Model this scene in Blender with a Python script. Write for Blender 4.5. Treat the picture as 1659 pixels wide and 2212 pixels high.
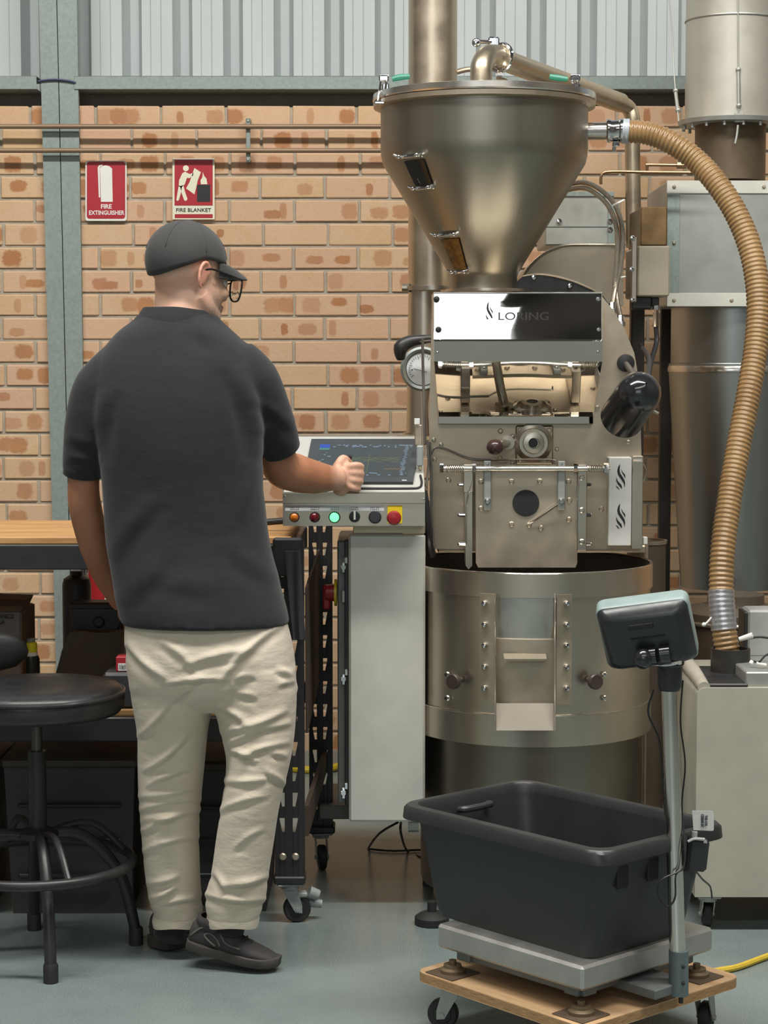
import bpy, bmesh, math, random
from mathutils import Vector, Matrix
import numpy as np
random.seed(7)
SC = bpy.context.scene
for _o in list(bpy.data.objects): bpy.data.objects.remove(_o)
# ---------------------------------------------------------------- camera
F = 4300.0; CX = 829.5; CY = 1106.0; H = 1.465
PITCH = math.atan(326 / F)
COSP, SINP = math.cos(PITCH), math.sin(PITCH)
cam = bpy.data.cameras.new('camera'); camo = bpy.data.objects.new('camera', cam)
SC.collection.objects.link(camo); SC.camera = camo
cam.sensor_fit = 'VERTICAL'; cam.sensor_height = 36.0; cam.lens = 36.0 * F / 2212.0
cam.clip_start = 0.05; cam.clip_end = 60
camo.location = (0, 0, H); camo.rotation_euler = (math.pi / 2 - PITCH, 0, 0)
# ---------------------------------------------------------------- world, lamps, exposure
wd = bpy.data.worlds.new('world'); SC.world = wd; wd.use_nodes = True
wd.node_tree.nodes['Background'].inputs[0].default_value = (0.8, 0.9, 1.0, 1)
wd.node_tree.nodes['Background'].inputs[1].default_value = 0.3
SC.view_settings.view_transform = 'Standard'; SC.view_settings.look = 'None'
SC.view_settings.gamma = 1.0; SC.view_settings.use_curve_mapping = False
SC.view_settings.exposure = 0.0
def area(name, loc, rot, sx, sy, watts, col):
    l = bpy.data.lights.new(name, 'AREA'); l.shape = 'RECTANGLE'; l.size = sx; l.size_y = sy
    l.energy = watts; l.color = col
    o = bpy.data.objects.new(name, l); o.location = loc; o.rotation_euler = rot
    SC.collection.objects.link(o); return o
area('strip_lamp', (0.2, 3.3, 5.75), (math.radians(12), 0, 0), 7.0, 0.42, 520, (1.0, 0.97, 0.92))
area('strip_lamp', (0.2, -2.0, 5.75), (math.radians(12), 0, 0), 7.0, 0.45, 140, (1.0, 0.97, 0.92))  # added fill lamp, no known fitting there; lifts the front
# ---------------------------------------------------------------- image -> place
def ray(x, y):
    a = (x - CX) / F; b = -(y - CY) / F
    return Vector((a, COSP + b * SINP, -SINP + b * COSP))
def W(x, y, Y):
    r = ray(x, y); return Vector((0, 0, H)) + r * (Y / r.y)
def G(x, y, z=0.0):
    r = ray(x, y); return Vector((0, 0, H)) + r * ((z - H) / r.z)
def S(px, Y): return px * Y / F
def proj(v):
    d = v - Vector((0, 0, H)); dep = d.y * COSP - d.z * SINP; up = d.y * SINP + d.z * COSP
    return CX + F * d.x / dep, CY - F * up / dep
# ---------------------------------------------------------------- objects
OFF = {}
def link(o): SC.collection.objects.link(o)
def thing(name, label, cat, loc, rotz=0.0, group=None, local=False, kind=None):
    o = bpy.data.objects.new(name, None); link(o); o.empty_display_size = 0.1
    o.location = loc; o.rotation_euler = (0, 0, rotz)
    o['label'] = label; o['category'] = cat
    if group: o['group'] = group
    if kind: o['kind'] = kind
    OFF[o.name] = Vector((0, 0, 0)) if local else Vector(loc)
    return o
def tag(o, label=None, cat=None, group=None, kind=None):
    if label: o['label'] = label
    if cat: o['category'] = cat
    if group: o['group'] = group
    if kind: o['kind'] = kind
    return o
def copy_tree(o, parent=None):
    c = o.copy(); link(c); c.parent = parent
    for ch in list(o.children): copy_tree(ch, c)
    return c
class MB:
    def __init__(s): s.v = []; s.f = []
    def add(s, vs, fs):
        n = len(s.v); s.v += [Vector(v) for v in vs]; s.f += [tuple(i + n for i in f) for f in fs]; return s
    def cbox(s, c, sz, b=0.003, R=None):
        c = Vector(c); h = [q / 2 for q in sz]; b = min([b] + [q * 0.9 for q in h]); vs = []; idx = {}
        for sx in (-1, 1):
            for sy in (-1, 1):
                for sz_ in (-1, 1):
                    for k in range(3):
                        p = [sx * h[0], sy * h[1], sz_ * h[2]]; sg = (sx, sy, sz_)
                        for j in range(3):
                            if j != k: p[j] -= sg[j] * b
                        idx[(sx, sy, sz_, k)] = len(vs); vs.append(Vector(p))
        fs = []
        for k in range(3):
            a, d = [j for j in range(3) if j != k]
            for sg in (-1, 1):
                q = []
                for (u, w) in ((-1, -1), (1, -1), (1, 1), (-1, 1)):
                    t = [0, 0, 0]; t[k] = sg; t[a] = u; t[d] = w; q.append(idx[(*t, k)])
                fs.append(q)
        for k in range(3):
            a, d = [j for j in range(3) if j != k]
            for u in (-1, 1):
                for w in (-1, 1):
                    t = [0, 0, 0]; t[a] = u; t[d] = w; t0 = t[:]; t1 = t[:]; t0[k] = -1; t1[k] = 1
                    fs.append([idx[(*t0, a)], idx[(*t1, a)], idx[(*t1, d)], idx[(*t0, d)]])
        for sx in (-1, 1):
            for sy in (-1, 1):
                for sz_ in (-1, 1): fs.append([idx[(sx, sy, sz_, k)] for k in range(3)])
        if R is not None: vs = [R @ v for v in vs]
        return s.add([v + c for v in vs], fs)
    def prism(s, poly, vec):
        poly = [Vector(p) for p in poly]; vec = Vector(vec); n = len(poly)
        vs = poly + [p + vec for p in poly]
        fs = [list(range(n)), list(range(n, 2 * n))[::-1]] + [[i, (i + 1) % n, n + (i + 1) % n, n + i] for i in range(n)]
        return s.add(vs, fs)
    def rings(s, R, cap=True, closed=False):
        n = len(R[0]); vs = [p for r in R for p in r]; fs = []
        m = len(R)
        for i in range(m if closed else m - 1):
            for j in range(n):
                a = i * n + j; b = i * n + (j + 1) % n; k = ((i + 1) % m) * n
                fs.append([a, b, k + (j + 1) % n, k + j])
        if cap and not closed: fs += [list(range(n))[::-1], list(range((m - 1) * n, m * n))]
        return s.add(vs, fs)
    def cyl(s, p0, p1, r0, r1=None, seg=24, cap=True):
        p0, p1 = Vector(p0), Vector(p1); r1 = r0 if r1 is None else r1
        d = (p1 - p0).normalized(); u = d.orthogonal().normalized(); w = d.cross(u)
        cs = [(math.cos(2 * math.pi * j / seg), math.sin(2 * math.pi * j / seg)) for j in range(seg)]
        return s.rings([[p + (u * a + w * b) * r for a, b in cs] for p, r in ((p0, r0), (p1, r1))], cap)
    def lathe(s, prof, c, seg=48, axis=(0, 0, 1), cap=True):
        # prof: (radius, height) along axis from c
        d = Vector(axis).normalized(); u = d.orthogonal().normalized(); w = d.cross(u); c = Vector(c)
        if abs(d.z) > 0.999: u, w = Vector((1, 0, 0)), Vector((0, 1, 0))
        cs = [(math.cos(2 * math.pi * j / seg), math.sin(2 * math.pi * j / seg)) for j in range(seg)]
        return s.rings([[c + d * h + (u * a + w * b) * max(r, 1e-4) for a, b in cs] for r, h in prof], cap)
    def tube(s, pts, r, seg=12, sub=6, cap=True, closed=False, rf=None):
        P = smooth_path(pts, sub, closed) if sub > 1 else [Vector(p) for p in pts]
        rs = resample(r, len(P)) if isinstance(r, (list, tuple)) else [r] * len(P)
        R = []; u = None; n = len(P)
        for i, p in enumerate(P):
            if closed: t = P[(i + 1) % n] - P[i - 1]
            else: t = P[min(i + 1, n - 1)] - P[max(i - 1, 0)]
            t.normalize()
            u = t.orthogonal() if u is None else u - t * u.dot(t)
            u.normalize(); w = t.cross(u); rr = rs[i] * (rf(i / (n - 1)) if rf else 1)
            R.append([p + (u * math.cos(2 * math.pi * j / seg) + w * math.sin(2 * math.pi * j / seg)) * rr for j in range(seg)])
        return s.rings(R, cap, closed)
    def ell(s, c, r, R=None, seg=20, rng=12):
        c = Vector(c); r = (r, r, r) if not hasattr(r, '__len__') else r; L = []
        for i in range(rng + 1):
            t = math.pi * i / rng; t = min(max(t, 0.02), math.pi - 0.02)
            L.append([Vector((r[0] * math.sin(t) * math.cos(2 * math.pi * j / seg), r[1] * math.sin(t) * math.sin(2 * math.pi * j / seg), r[2] * math.cos(t))) for j in range(seg)])
        if R is not None: L = [[R @ p for p in q] for q in L]
        return s.rings([[p + c for p in q] for q in L])
    # image-placed helpers (real depth Y)
    def pbox(s, x0, y0, x1, y1, Y, d, b=0.003):
        a = W(x0, y0, Y); e = W(x1, y1, Y)
        return s.cbox(((a.x + e.x) / 2, Y + d / 2, (a.z + e.z) / 2), (abs(e.x - a.x), d, abs(a.z - e.z)), b)
    def ppoly(s, pts, Y, d): return s.prism([W(x, y, Y) for x, y in pts], (0, d, 0))
    def pcyl(s, x, y, r, Y, d, r1=None, seg=24):
        p = W(x, y, Y); return s.cyl(p, p + Vector((0, d, 0)), S(r, Y), None if r1 is None else S(r1, Y), seg)
    def ptube(s, pts, r, seg=10, sub=6): return s.tube([W(*p) for p in pts], r, seg, sub)
    def bolt(s, p, r=0.006, d=(0, -1, 0), h=0.005):
        d = Vector(d); return s.lathe([(r, 0), (r, h * 0.6), (r * 0.7, h), (r * 0.05, h * 1.05)], p, 8, d)
    def bolts(s, name, mt, parent, pts, r=0.006, d=(0, -1, 0), h=0.005):
        for p in pts: MB().bolt(p, r, d, h).build(name, mt, parent)
    def build(s, name, mt, parent=None, smooth=35, loc=None):
        me = bpy.data.meshes.new(name)
        if parent is not None: off = OFF[parent.name]
        elif loc is not None: off = Vector(loc)
        else:
            xs = [v.x for v in s.v]; ys = [v.y for v in s.v]; off = Vector(((min(xs) + max(xs)) / 2, (min(ys) + max(ys)) / 2, min(v.z for v in s.v)))
        me.from_pydata([tuple(v - off) for v in s.v], [], s.f)
        bm = bmesh.new(); bm.from_mesh(me); bmesh.ops.recalc_face_normals(bm, faces=bm.faces); bm.to_mesh(me); bm.free()
        finish(me, smooth)
        return place(name, me, mt, parent, off)
def finish(me, smooth):
    if smooth:
        me.polygons.foreach_set('use_smooth', [True] * len(me.polygons))
        if smooth < 180: me.set_sharp_from_angle(angle=math.radians(smooth))
    me.update()
def place(name, me, mt, parent, off):
    o = bpy.data.objects.new(name, me); link(o)
    if mt is not None: me.materials.append(mt)
    if parent is not None: o.parent = parent; OFF[o.name] = OFF[parent.name]
    else: o.location = off; OFF[o.name] = Vector(off)
    return o
def smooth_path(pts, sub=6, closed=False):
    P = [Vector(p) for p in pts]; n = len(P); out = []
    if n == 2: return [P[0].lerp(P[1], i / sub) for i in range(sub + 1)]
    rng = range(n) if closed else range(n - 1)
    for i in rng:
        if closed: p0, p1, p2, p3 = P[i - 1], P[i], P[(i + 1) % n], P[(i + 2) % n]
        else: p0, p1, p2, p3 = P[max(i - 1, 0)], P[i], P[i + 1], P[min(i + 2, n - 1)]
        for k in range(sub):
            t = k / sub
            out.append(0.5 * (2 * p1 + (p2 - p0) * t + (2 * p0 - 5 * p1 + 4 * p2 - p3) * t * t + (3 * p1 - p0 - 3 * p2 + p3) * t ** 3))
    if not closed: out.append(P[-1])
    return out
def resample(a, n):
    return [float(q) for q in np.interp(np.linspace(0, len(a) - 1, n), range(len(a)), a)]
def text_mesh(txt, size, origin, right=(1, 0, 0), up=(0, 0, 1), align='CENTER', width=None, depth=0.0004, bold=0.0):
    cu = bpy.data.curves.new('txt', 'FONT'); cu.body = txt; cu.size = size; cu.align_x = align; cu.align_y = 'CENTER'
    cu.extrude = depth; cu.offset = bold; cu.resolution_u = 3
    o = bpy.data.objects.new('txt', cu); me = bpy.data.meshes.new_from_object(o)
    vs = [v.co.copy() for v in me.vertices]; fs = [tuple(p.vertices) for p in me.polygons]
    bpy.data.objects.remove(o); bpy.data.curves.remove(cu); bpy.data.meshes.remove(me)
    k = 1.0
    if width:
        xs = [v.x for v in vs]; k = width / max(max(xs) - min(xs), 1e-6)
    right, up, origin = Vector(right).normalized(), Vector(up).normalized(), Vector(origin); nrm = right.cross(up)
    m = MB(); m.add([origin + right * v.x * k + up * v.y + nrm * v.z for v in vs], fs); return m
# ---------------------------------------------------------------- materials
def lin(c):
    return tuple((q / 255 / 12.92) if q / 255 <= 0.04045 else ((q / 255 + 0.055) / 1.055) ** 2.4 for q in c)
def NT(name):
    m = bpy.data.materials.new(name); m.use_nodes = True; nt = m.node_tree
    return m, nt, nt.nodes['Principled BSDF']
def nd(nt, t, **kw):
    n = nt.nodes.new(t)
    for k, v in kw.items():
        if k.startswith('i_'): n.inputs[k[2:].replace('_', ' ')].default_value = v
        else: setattr(n, k, v)
    return n
def mathn(nt, op, a, b=None, clamp=False):
    n = nt.nodes.new('ShaderNodeMath'); n.operation = op; n.use_clamp = clamp
    for i, q in enumerate((a, b)):
        if q is None: continue
        if isinstance(q, (int, float)): n.inputs[i].default_value = q
        else: nt.links.new(q, n.inputs[i])
    return n.outputs[0]
def mixc(nt, fac, a, b):
    n = nt.nodes.new('ShaderNodeMix'); n.data_type = 'RGBA'
    if isinstance(fac, (int, float)): n.inputs[0].default_value = fac
    else: nt.links.new(fac, n.inputs[0])
    for i, q in ((6, a), (7, b)):
        if isinstance(q, tuple): n.inputs[i].default_value = (*q, 1) if len(q) == 3 else q
        else: nt.links.new(q, n.inputs[i])
    return n.outputs[2]
def coords(nt, stretch=(1, 1, 1)):
    tc = nt.nodes.new('ShaderNodeTexCoord'); mp = nt.nodes.new('ShaderNodeMapping')
    mp.inputs['Scale'].default_value = stretch; nt.links.new(tc.outputs['Object'], mp.inputs[0]); return mp.outputs[0]
def noise(nt, vec, scale, detail=4, rough=0.6):
    n = nt.nodes.new('ShaderNodeTexNoise'); n.inputs['Scale'].default_value = scale
    n.inputs['Detail'].default_value = detail; n.inputs['Roughness'].default_value = rough
    nt.links.new(vec, n.inputs['Vector']); return n.outputs['Fac']
def rampf(nt, fac, lo, hi, a=0.0, b=1.0):
    n = nt.nodes.new('ShaderNodeMapRange'); n.clamp = True
    for i, q in enumerate((lo, hi, a, b)): n.inputs[i + 1].default_value = q
    nt.links.new(fac, n.inputs[0]); return n.outputs[0]
def bumpn(nt, bs, fac, strength, dist=0.002):
    b = nt.nodes.new('ShaderNodeBump'); b.inputs['Strength'].default_value = strength; b.inputs['Distance'].default_value = dist
    nt.links.new(fac, b.inputs['Height']); nt.links.new(b.outputs[0], bs.inputs['Normal'])
def M(name, col, rough=0.5, metal=0.0, var=0.12, scale=12.0, bump=0.0, bscale=None, stretch=(1, 1, 1), col2=None, coat=0.0, emit=0.0, rvar=0.08, spec=None, aniso=0.0):
    """plain surface: colour broken up by noise, roughness varied, optional relief"""
    m, nt, bs = NT(name); v = coords(nt, stretch); f = noise(nt, v, scale)
    c = lin(col); dk = tuple(q * (1 - var) for q in c); lt = tuple(min(1, q * (1 + var)) for q in c)
    if col2: dk = lin(col2)
    nt.links.new(mixc(nt, rampf(nt, f, 0.3, 0.7), dk, lt), bs.inputs['Base Color'])
    nt.links.new(rampf(nt, f, 0.25, 0.75, max(0.02, rough - rvar), min(1, rough + rvar)), bs.inputs['Roughness'])
    bs.inputs['Metallic'].default_value = metal
    if spec is not None: bs.inputs['Specular IOR Level'].default_value = spec
    if coat: bs.inputs['Coat Weight'].default_value = coat; bs.inputs['Coat Roughness'].default_value = 0.15
    if aniso: bs.inputs['Anisotropic'].default_value = aniso
    if bump: bumpn(nt, bs, noise(nt, v, bscale or scale * 4, 3), bump)
    if emit:
        bs.inputs['Emission Color'].default_value = (*c, 1); bs.inputs['Emission Strength'].default_value = emit
    return m
# ================================================================ shared materials
STEEL = M('brushed_steel', (210, 201, 186), 0.33, 1.0, 0.06, 6, 0.05, 220, (1, 1, 0.05), rvar=0.06)
STEEL_D = M('dull_steel', (200, 187, 166), 0.47, 1.0, 0.10, 9, 0.06, 180)
STEEL_R = M('bright_steel', (222, 218, 210), 0.22, 1.0, 0.05, 8)
SHEET = M('galvanised_sheet', (176, 178, 172), 0.5, 0.75, 0.08, 14)
MIRROR = M('mirror_steel', (225, 222, 216), 0.035, 1.0, 0.02, 3, rvar=0.015)
CHROME = M('chrome', (222, 222, 224), 0.12, 1.0, 0.03, 20)
BLACKP = M('black_plastic', (44, 45, 46), 0.42, 0, 0.15, 30, 0.1, 200)
BLACKM = M('black_painted_steel', (42, 42, 43), 0.4, 0, 0.12, 25, 0.06, 160)
RUBBER = M('black_rubber', (38, 38, 38), 0.6, 0, 0.15, 30)
WOODT = M('bench_timber', (196, 152, 100), 0.5, 0, 0.12, 5, 0.05, 40, (1, 9, 9), col2=(170, 124, 76))
PLY = M('plywood', (206, 172, 132), 0.6, 0, 0.10, 6, 0.05, 60, (7, 1, 7), col2=(184, 148, 110))
WHITEP = M('white_print', (226, 226, 220), 0.5, 0, 0.03, 10)
CREAM = M('cream_print', (226, 224, 200), 0.5, 0, 0.03, 10)
REDP = M('red_print', (168, 34, 46), 0.45, 0, 0.05, 10)
BLACKPR = M('black_print', (36, 36, 37), 0.5, 0, 0.05, 10)
GREENP = M('green_grip', (22, 122, 96), 0.4, 0, 0.08, 20)
YELLOW = M('yellow_plastic', (222, 196, 30), 0.45, 0, 0.08, 20)
REDPL = M('red_plastic', (150, 28, 36), 0.35, 0, 0.08, 20)
GREYPL = M('grey_plastic', (150, 156, 154), 0.45, 0, 0.06, 20)
CABLE_B = M('black_cable', (40, 40, 42), 0.5, 0, 0.1, 40)
PUTTY = M('painted_cabinet', (216, 215, 205), 0.55, 0.3, 0.06, 10, 0.08, 260)
# ================================================================ the room
def floor_mat():
    m, nt, bs = NT('painted_floor'); v = coords(nt)
    a = noise(nt, v, 2.2, 6); b = noise(nt, v, 260, 2, 0.7); c = noise(nt, v, 0.55, 4)
    base = mixc(nt, rampf(nt, a, 0.3, 0.7), lin((104, 117, 116)), lin((124, 136, 134)))
    base = mixc(nt, rampf(nt, b, 0.45, 0.75, 0, 0.45), base, lin((168, 180, 178)))
    base = mixc(nt, rampf(nt, c, 0.5, 0.8, 0, 0.25), base, lin((108, 117, 116)))
    nt.links.new(base, bs.inputs['Base Color'])
    nt.links.new(rampf(nt, a, 0.3, 0.7, 0.2, 0.34), bs.inputs['Roughness'])
    bs.inputs['Specular IOR Level'].default_value = 0.5
    bumpn(nt, bs, b, 0.05, 0.001); return m
def block(name, lo, hi, mt, label=None, kind='structure'):
    m = MB(); lo, hi = Vector(lo), Vector(hi); m.cbox((lo + hi) / 2, hi - lo, 0.001)
    return tag(m.build(name, mt, None, 0), label, None, None, kind)
XL, XR, YB, YW, ZC = -4.6, 5.2, -5.0, 7.42, 6.0
block('floor', (XL, YB, -0.1), (XR, YW + 0.3, 0), floor_mat(), 'blue-grey painted concrete floor')
def brickplain():
    m, nt, bs = NT('distant_brick'); tc = nt.nodes.new('ShaderNodeTexCoord'); mp = nt.nodes.new('ShaderNodeMapping')
    mp.inputs['Rotation'].default_value = (math.pi / 2, 0, 0); nt.links.new(tc.outputs['Object'], mp.inputs[0])
    b = nt.nodes.new('ShaderNodeTexBrick'); nt.links.new(mp.outputs[0], b.inputs['Vector'])
    b.inputs['Color1'].default_value = (*lin((188, 154, 116)), 1); b.inputs['Color2'].default_value = (*lin((178, 128, 86)), 1)
    b.inputs['Mortar'].default_value = (*lin((160, 152, 138)), 1); b.inputs['Scale'].default_value = 1
    b.inputs['Brick Width'].default_value = 0.24; b.inputs['Row Height'].default_value = 0.086; b.inputs['Mortar Size'].default_value = 0.006
    nt.links.new(b.outputs[0], bs.inputs['Base Color']); bs.inputs['Roughness'].default_value = 0.85; return m
BRP = brickplain()
MORTAR = M('mortar', (166, 158, 142), 0.9, 0, 0.14, 30, 0.5, 160)
ZT = W(800, 229, YW).z                       # top of the brickwork
back = block('wall_back', (-1.75, YW + 0.007, 0), (1.75, YW + 0.11, ZT - 0.004), MORTAR, 'orange clinker brick wall with scorched spots behind the machines')
block('wall_back_side', (XL, YW, 0), (-1.75, YW + 0.11, ZT), BRP, 'brick wall running on to the left')
block('wall_back_side', (1.75, YW, 0), (XR, YW + 0.11, ZT), BRP, 'brick wall running on to the right')
GREYW = M('grey_cladding_far', (196, 206, 200), 0.6, 0, 0.06, 1.5)
WARMW = M('warm_brick_far', (108, 103, 96), 0.85, 0, 0.15, 2.0)
block('wall_left', (XL - 0.1, YB, 0), (XL, YW + 0.3, ZC), WARMW, 'side wall out of the frame')
block('wall_right', (XR, YB, 0), (XR + 0.1, YW + 0.3, ZC), WARMW, 'opposite side wall out of the frame')
block('wall_front', (XL, YB - 0.1, 0), (XR, YB, 2.3), GREYW, 'pale lower wall behind the camera')
block('wall_front_upper', (XL, YB - 0.1, 2.3), (XR, YB, ZC), M('dark_gable', (78, 75, 72), 0.7, 0, 0.1, 2.0), 'dark upper wall behind the camera with a high window')
block('ceiling', (XL, YB, ZC), (XR, YW + 0.3, ZC + 0.1), M('roof_sheet', (120, 118, 110), 0.7, 0, 0.1, 2.0), 'sheet roof above the hall')
DAY = M('daylit_glass', (235, 242, 250), 0.3, 0, 0.02, 2.0, emit=2.0)
wdw = block('window_1', (-3.6, YB + 0.002, 2.35), (1.02, YB + 0.02, 4.6), DAY, 'high daylit window behind the camera')
mw = MB()
for i in range(5):
    x = -3.6 + i * 4.62 / 4; mw.cbox((x, YB + 0.03, 3.475), (0.06, 0.05, 2.31), 0.004)
for z in (2.33, 4.62): mw.cbox((-1.29, YB + 0.03, z), (4.68, 0.05, 0.06), 0.004)
OFF[wdw.name] = wdw.location.copy(); mw.build('window_frame', GREYW, wdw, 0)
# ---- bricks, each one an object of its own
def brick_mat():
    m, nt, bs = NT('clinker_brick'); tc = nt.nodes.new('ShaderNodeTexCoord'); obj = tc.outputs['Object']
    oi = nt.nodes.new('ShaderNodeObjectInfo'); rnd = oi.outputs['Random']
    addv = nt.nodes.new('ShaderNodeVectorMath'); addv.operation = 'MULTIPLY_ADD'
    cmb = nt.nodes.new('ShaderNodeCombineXYZ')
    for i in range(3): nt.links.new(rnd, cmb.inputs[i])
    nt.links.new(cmb.outputs[0], addv.inputs[0]); addv.inputs[1].default_value = (37, 91, 53); nt.links.new(obj, addv.inputs[2])
    v = addv.outputs[0]
    n1 = noise(nt, v, 9, 4); n2 = noise(nt, v, 70, 3); n3 = noise(nt, v, 300, 2)
    tint = nt.nodes.new('ShaderNodeAttribute'); tint.attribute_type = 'OBJECT'; tint.attribute_name = 'tint'
    base = mixc(nt, rampf(nt, n1, 0.3, 0.7), lin((202, 168, 126)), lin((206, 177, 146)))
    base = mixc(nt, tint.outputs['Fac'], base, lin((202, 166, 137)))
    base = mixc(nt, rampf(nt, n2, 0.55, 0.8, 0, 0.25), base, lin((168, 122, 78)))
    sep = nt.nodes.new('ShaderNodeSeparateXYZ'); nt.links.new(obj, sep.inputs[0])
    wob = mathn(nt, 'MULTIPLY', mathn(nt, 'SUBTRACT', n2, 0.5), 0.75)
    tot = None
    hat = nt.nodes.new('ShaderNodeAttribute'); hat.attribute_type = 'OBJECT'; hat.attribute_name = 'spot_h'
    hs = nt.nodes.new('ShaderNodeSeparateXYZ'); nt.links.new(hat.outputs['Vector'], hs.inputs[0])
    for qi, nm in enumerate(('spot_a', 'spot_b', 'spot_c')):
        at = nt.nodes.new('ShaderNodeAttribute'); at.attribute_type = 'OBJECT'; at.attribute_name = nm
        s2 = nt.nodes.new('ShaderNodeSeparateXYZ'); nt.links.new(at.outputs['Vector'], s2.inputs[0])
        ax = at.outputs
        dx = mathn(nt, 'DIVIDE', mathn(nt, 'ABSOLUTE', mathn(nt, 'SUBTRACT', sep.outputs[0], s2.outputs[0])), s2.outputs[1])
        dz = mathn(nt, 'DIVIDE', mathn(nt, 'ABSOLUTE', mathn(nt, 'SUBTRACT', sep.outputs[2], mathn(nt, 'MULTIPLY', mathn(nt, 'SUBTRACT', 0.030, hs.outputs[qi]), mathn(nt, 'SUBTRACT', mathn(nt, 'MULTIPLY', rnd, 2.0), 1.0)))), hs.outputs[qi])
        d = mathn(nt, 'POWER', mathn(nt, 'ADD', mathn(nt, 'POWER', dx, 3.2), mathn(nt, 'POWER', dz, 3.2)), 1 / 3.2)
        d = mathn(nt, 'ADD', d, wob)
        q = mathn(nt, 'MULTIPLY', rampf(nt, d, 0.82, 1.08, 1, 0), s2.outputs[2])
        tot = q if tot is None else mathn(nt, 'MAXIMUM', tot, q)
    tot = mathn(nt, 'MULTIPLY', tot, rampf(nt, n1, 0.25, 0.6, 0.75, 1.0))
    dark = mixc(nt, rampf(nt, n1, 0.35, 0.65), lin((156, 100, 62)), lin((176, 122, 78)))
    nt.links.new(mixc(nt, tot, base, dark), bs.inputs['Base Color'])
    bs.inputs['Roughness'].default_value = 0.85
    bumpn(nt, bs, mathn(nt, 'ADD', n2, mathn(nt, 'MULTIPLY', n3, 0.5)), 0.45, 0.003)
    return m
BRICK = brick_mat()
def brick_mesh(wd_, k):
    rr = random.Random(k); m = MB(); m.cbox((0, 0, 0), (wd_, 0.10, 0.076), 0.0035)
    for v in m.v: v += Vector((rr.uniform(-1, 1) * 0.0013, rr.uniform(-1, 1) * 0.0015, rr.uniform(-1, 1) * 0.0013))
    me = bpy.data.meshes.new('brick'); me.from_pydata([tuple(v) for v in m.v], [], m.f)
    bm = bmesh.new(); bm.from_mesh(me); bmesh.ops.recalc_face_normals(bm, faces=bm.faces); bm.to_mesh(me); bm.free()
    finish(me, 25); me.materials.append(BRICK); return me
FULL = [brick_mesh(0.230, k) for k in range(5)]; HALF = [brick_mesh(0.110, 50 + k) for k in range(3)]
OFF[back.name] = back.location.copy()
rest = MB(); rb = random.Random(3)
HID = [(930, 640, 1380, 1600), (300, 770, 520, 1320), (930, 230, 1225, 330), (765, 1160, 915, 1600), (235, 1330, 640, 1700), (1470, 640, 1630, 1250)]
nb = 0
row = 0
while True:
    zt = ZT - row * 0.0865
    if zt < 0.04: break
    zc = zt - 0.038
    # joints seen at the top course near x = 351 px, courses alternate by half a brick
    x0 = W(351, 230, YW).x - (0.0 if row % 2 == 0 else 0.12) + rb.uniform(-0.006, 0.006) + 0.004 * ((row * 7) % 3 - 1)
    j = -9
    while True:
        xc = x0 + 0.005 + 0.115 + j * 0.24; j += 1
        if xc < -1.74: continue
        if xc > 1.74: break
        w = 0.23
        px, py = proj(Vector((xc, YW, zc)))
        inside = -75 < px < 1735
        hid = any(a < px < c and b < py < d for a, b, c, d in HID)
        if not inside or hid:
            rest.cbox((xc, YW + 0.05, zc), (0.23, 0.10, 0.076), 0.0035); continue
        o = bpy.data.objects.new('brick', FULL[rb.randrange(5)]); link(o); o.parent = back
        o.location = Vector((xc + rb.uniform(-.001, .001), YW + 0.05 + rb.uniform(-.0015, .0015), zc)) - OFF[back.name]
        nb += 1
        o['tint'] = rb.random(); o['spot_h'] = [rb.choice((0.016, 0.022, 0.027, 0.030, 0.031)) for _ in range(3)]
        n = rb.choice((0, 1, 1, 2, 2, 2, 2, 3)); slots = sorted(rb.sample((-0.085, -0.045, 0.0, 0.045, 0.085), n))
        if n == 2 and rb.random() < 0.6: slots = [-0.04 + rb.uniform(-.03, .01), 0.04 + rb.uniform(-.01, .03)]
        for q, nm in enumerate(('spot_a', 'spot_b', 'spot_c')):
            o[nm] = [slots[q] + rb.uniform(-.01, .01), rb.choice((0.014, 0.03, 0.033, 0.036)), rb.uniform(0.45, 1.0)] if q < n else [9.0, 0.03, 0.0]
    row += 1
rs = rest.build('rest_of_bricks', BRICK, back, 0); rs['kind'] = 'stuff'
# ---- cladding above, girt, added shade strip
CLAD = M('pale_cladding', (184, 190, 190), 0.5, 0, 0.04, 5, 0.03, 80, (1, 1, 0.15))
clad = MB(); YC = YW + 0.17
per = 0.19; prof = []
xs0 = W(263, 60, YC).x - 12 * per
sheets = {}
cl = thing('wall_cladding', 'pale grey ribbed metal wall cladding above the bricks', 'cladding', (0, YC, ZT - 0.1), kind='structure')
del cl['category']
def rib_profile(x):      # deep trapezoid pans and ribs seen from inside
    return [(x, 0.0), (x + 0.023, 0.075), (x + 0.04, 0.075), (x + 0.055, 0.075), (x + 0.075, 0.0), (x + 0.106, 0.0), (x + 0.108, 0.003), (x + 0.110, 0.0), (x + 0.145, 0.0), (x + 0.147, 0.003), (x + 0.149, 0.0)]
k = 0
while xs0 + k * per * 4 < 2.4:
    pr = []
    for q in range(4): pr += rib_profile(xs0 + (k * 4 + q) * per)
    pr.append((xs0 + (k + 1) * 4 * per, 0.0))
    m = MB(); n = len(pr)
    vs = [(x, YC + d, z) for z in (ZT - 0.12, 3.6) for x, d in pr] + [(x, YC + d + 0.002, z) for z in (ZT - 0.12, 3.6) for x, d in pr]
    fs = [[i, i + 1, n + i + 1, n + i] for i in range(n - 1)] + [[2 * n + i, 3 * n + i, 3 * n + i + 1, 2 * n + i + 1] for i in range(n - 1)]
    m.add(vs, fs); me_o = m.build('cladding_sheet', CLAD, cl, 0); k += 1
GALV = M('galvanised_steel', (140, 152, 147), 0.55, 0.25, 0.12, 90, 0.06, 200)
zg1, zg0 = W(800, 164, YW - 0.03).z, W(800, 193, YW - 0.03).z
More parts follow.
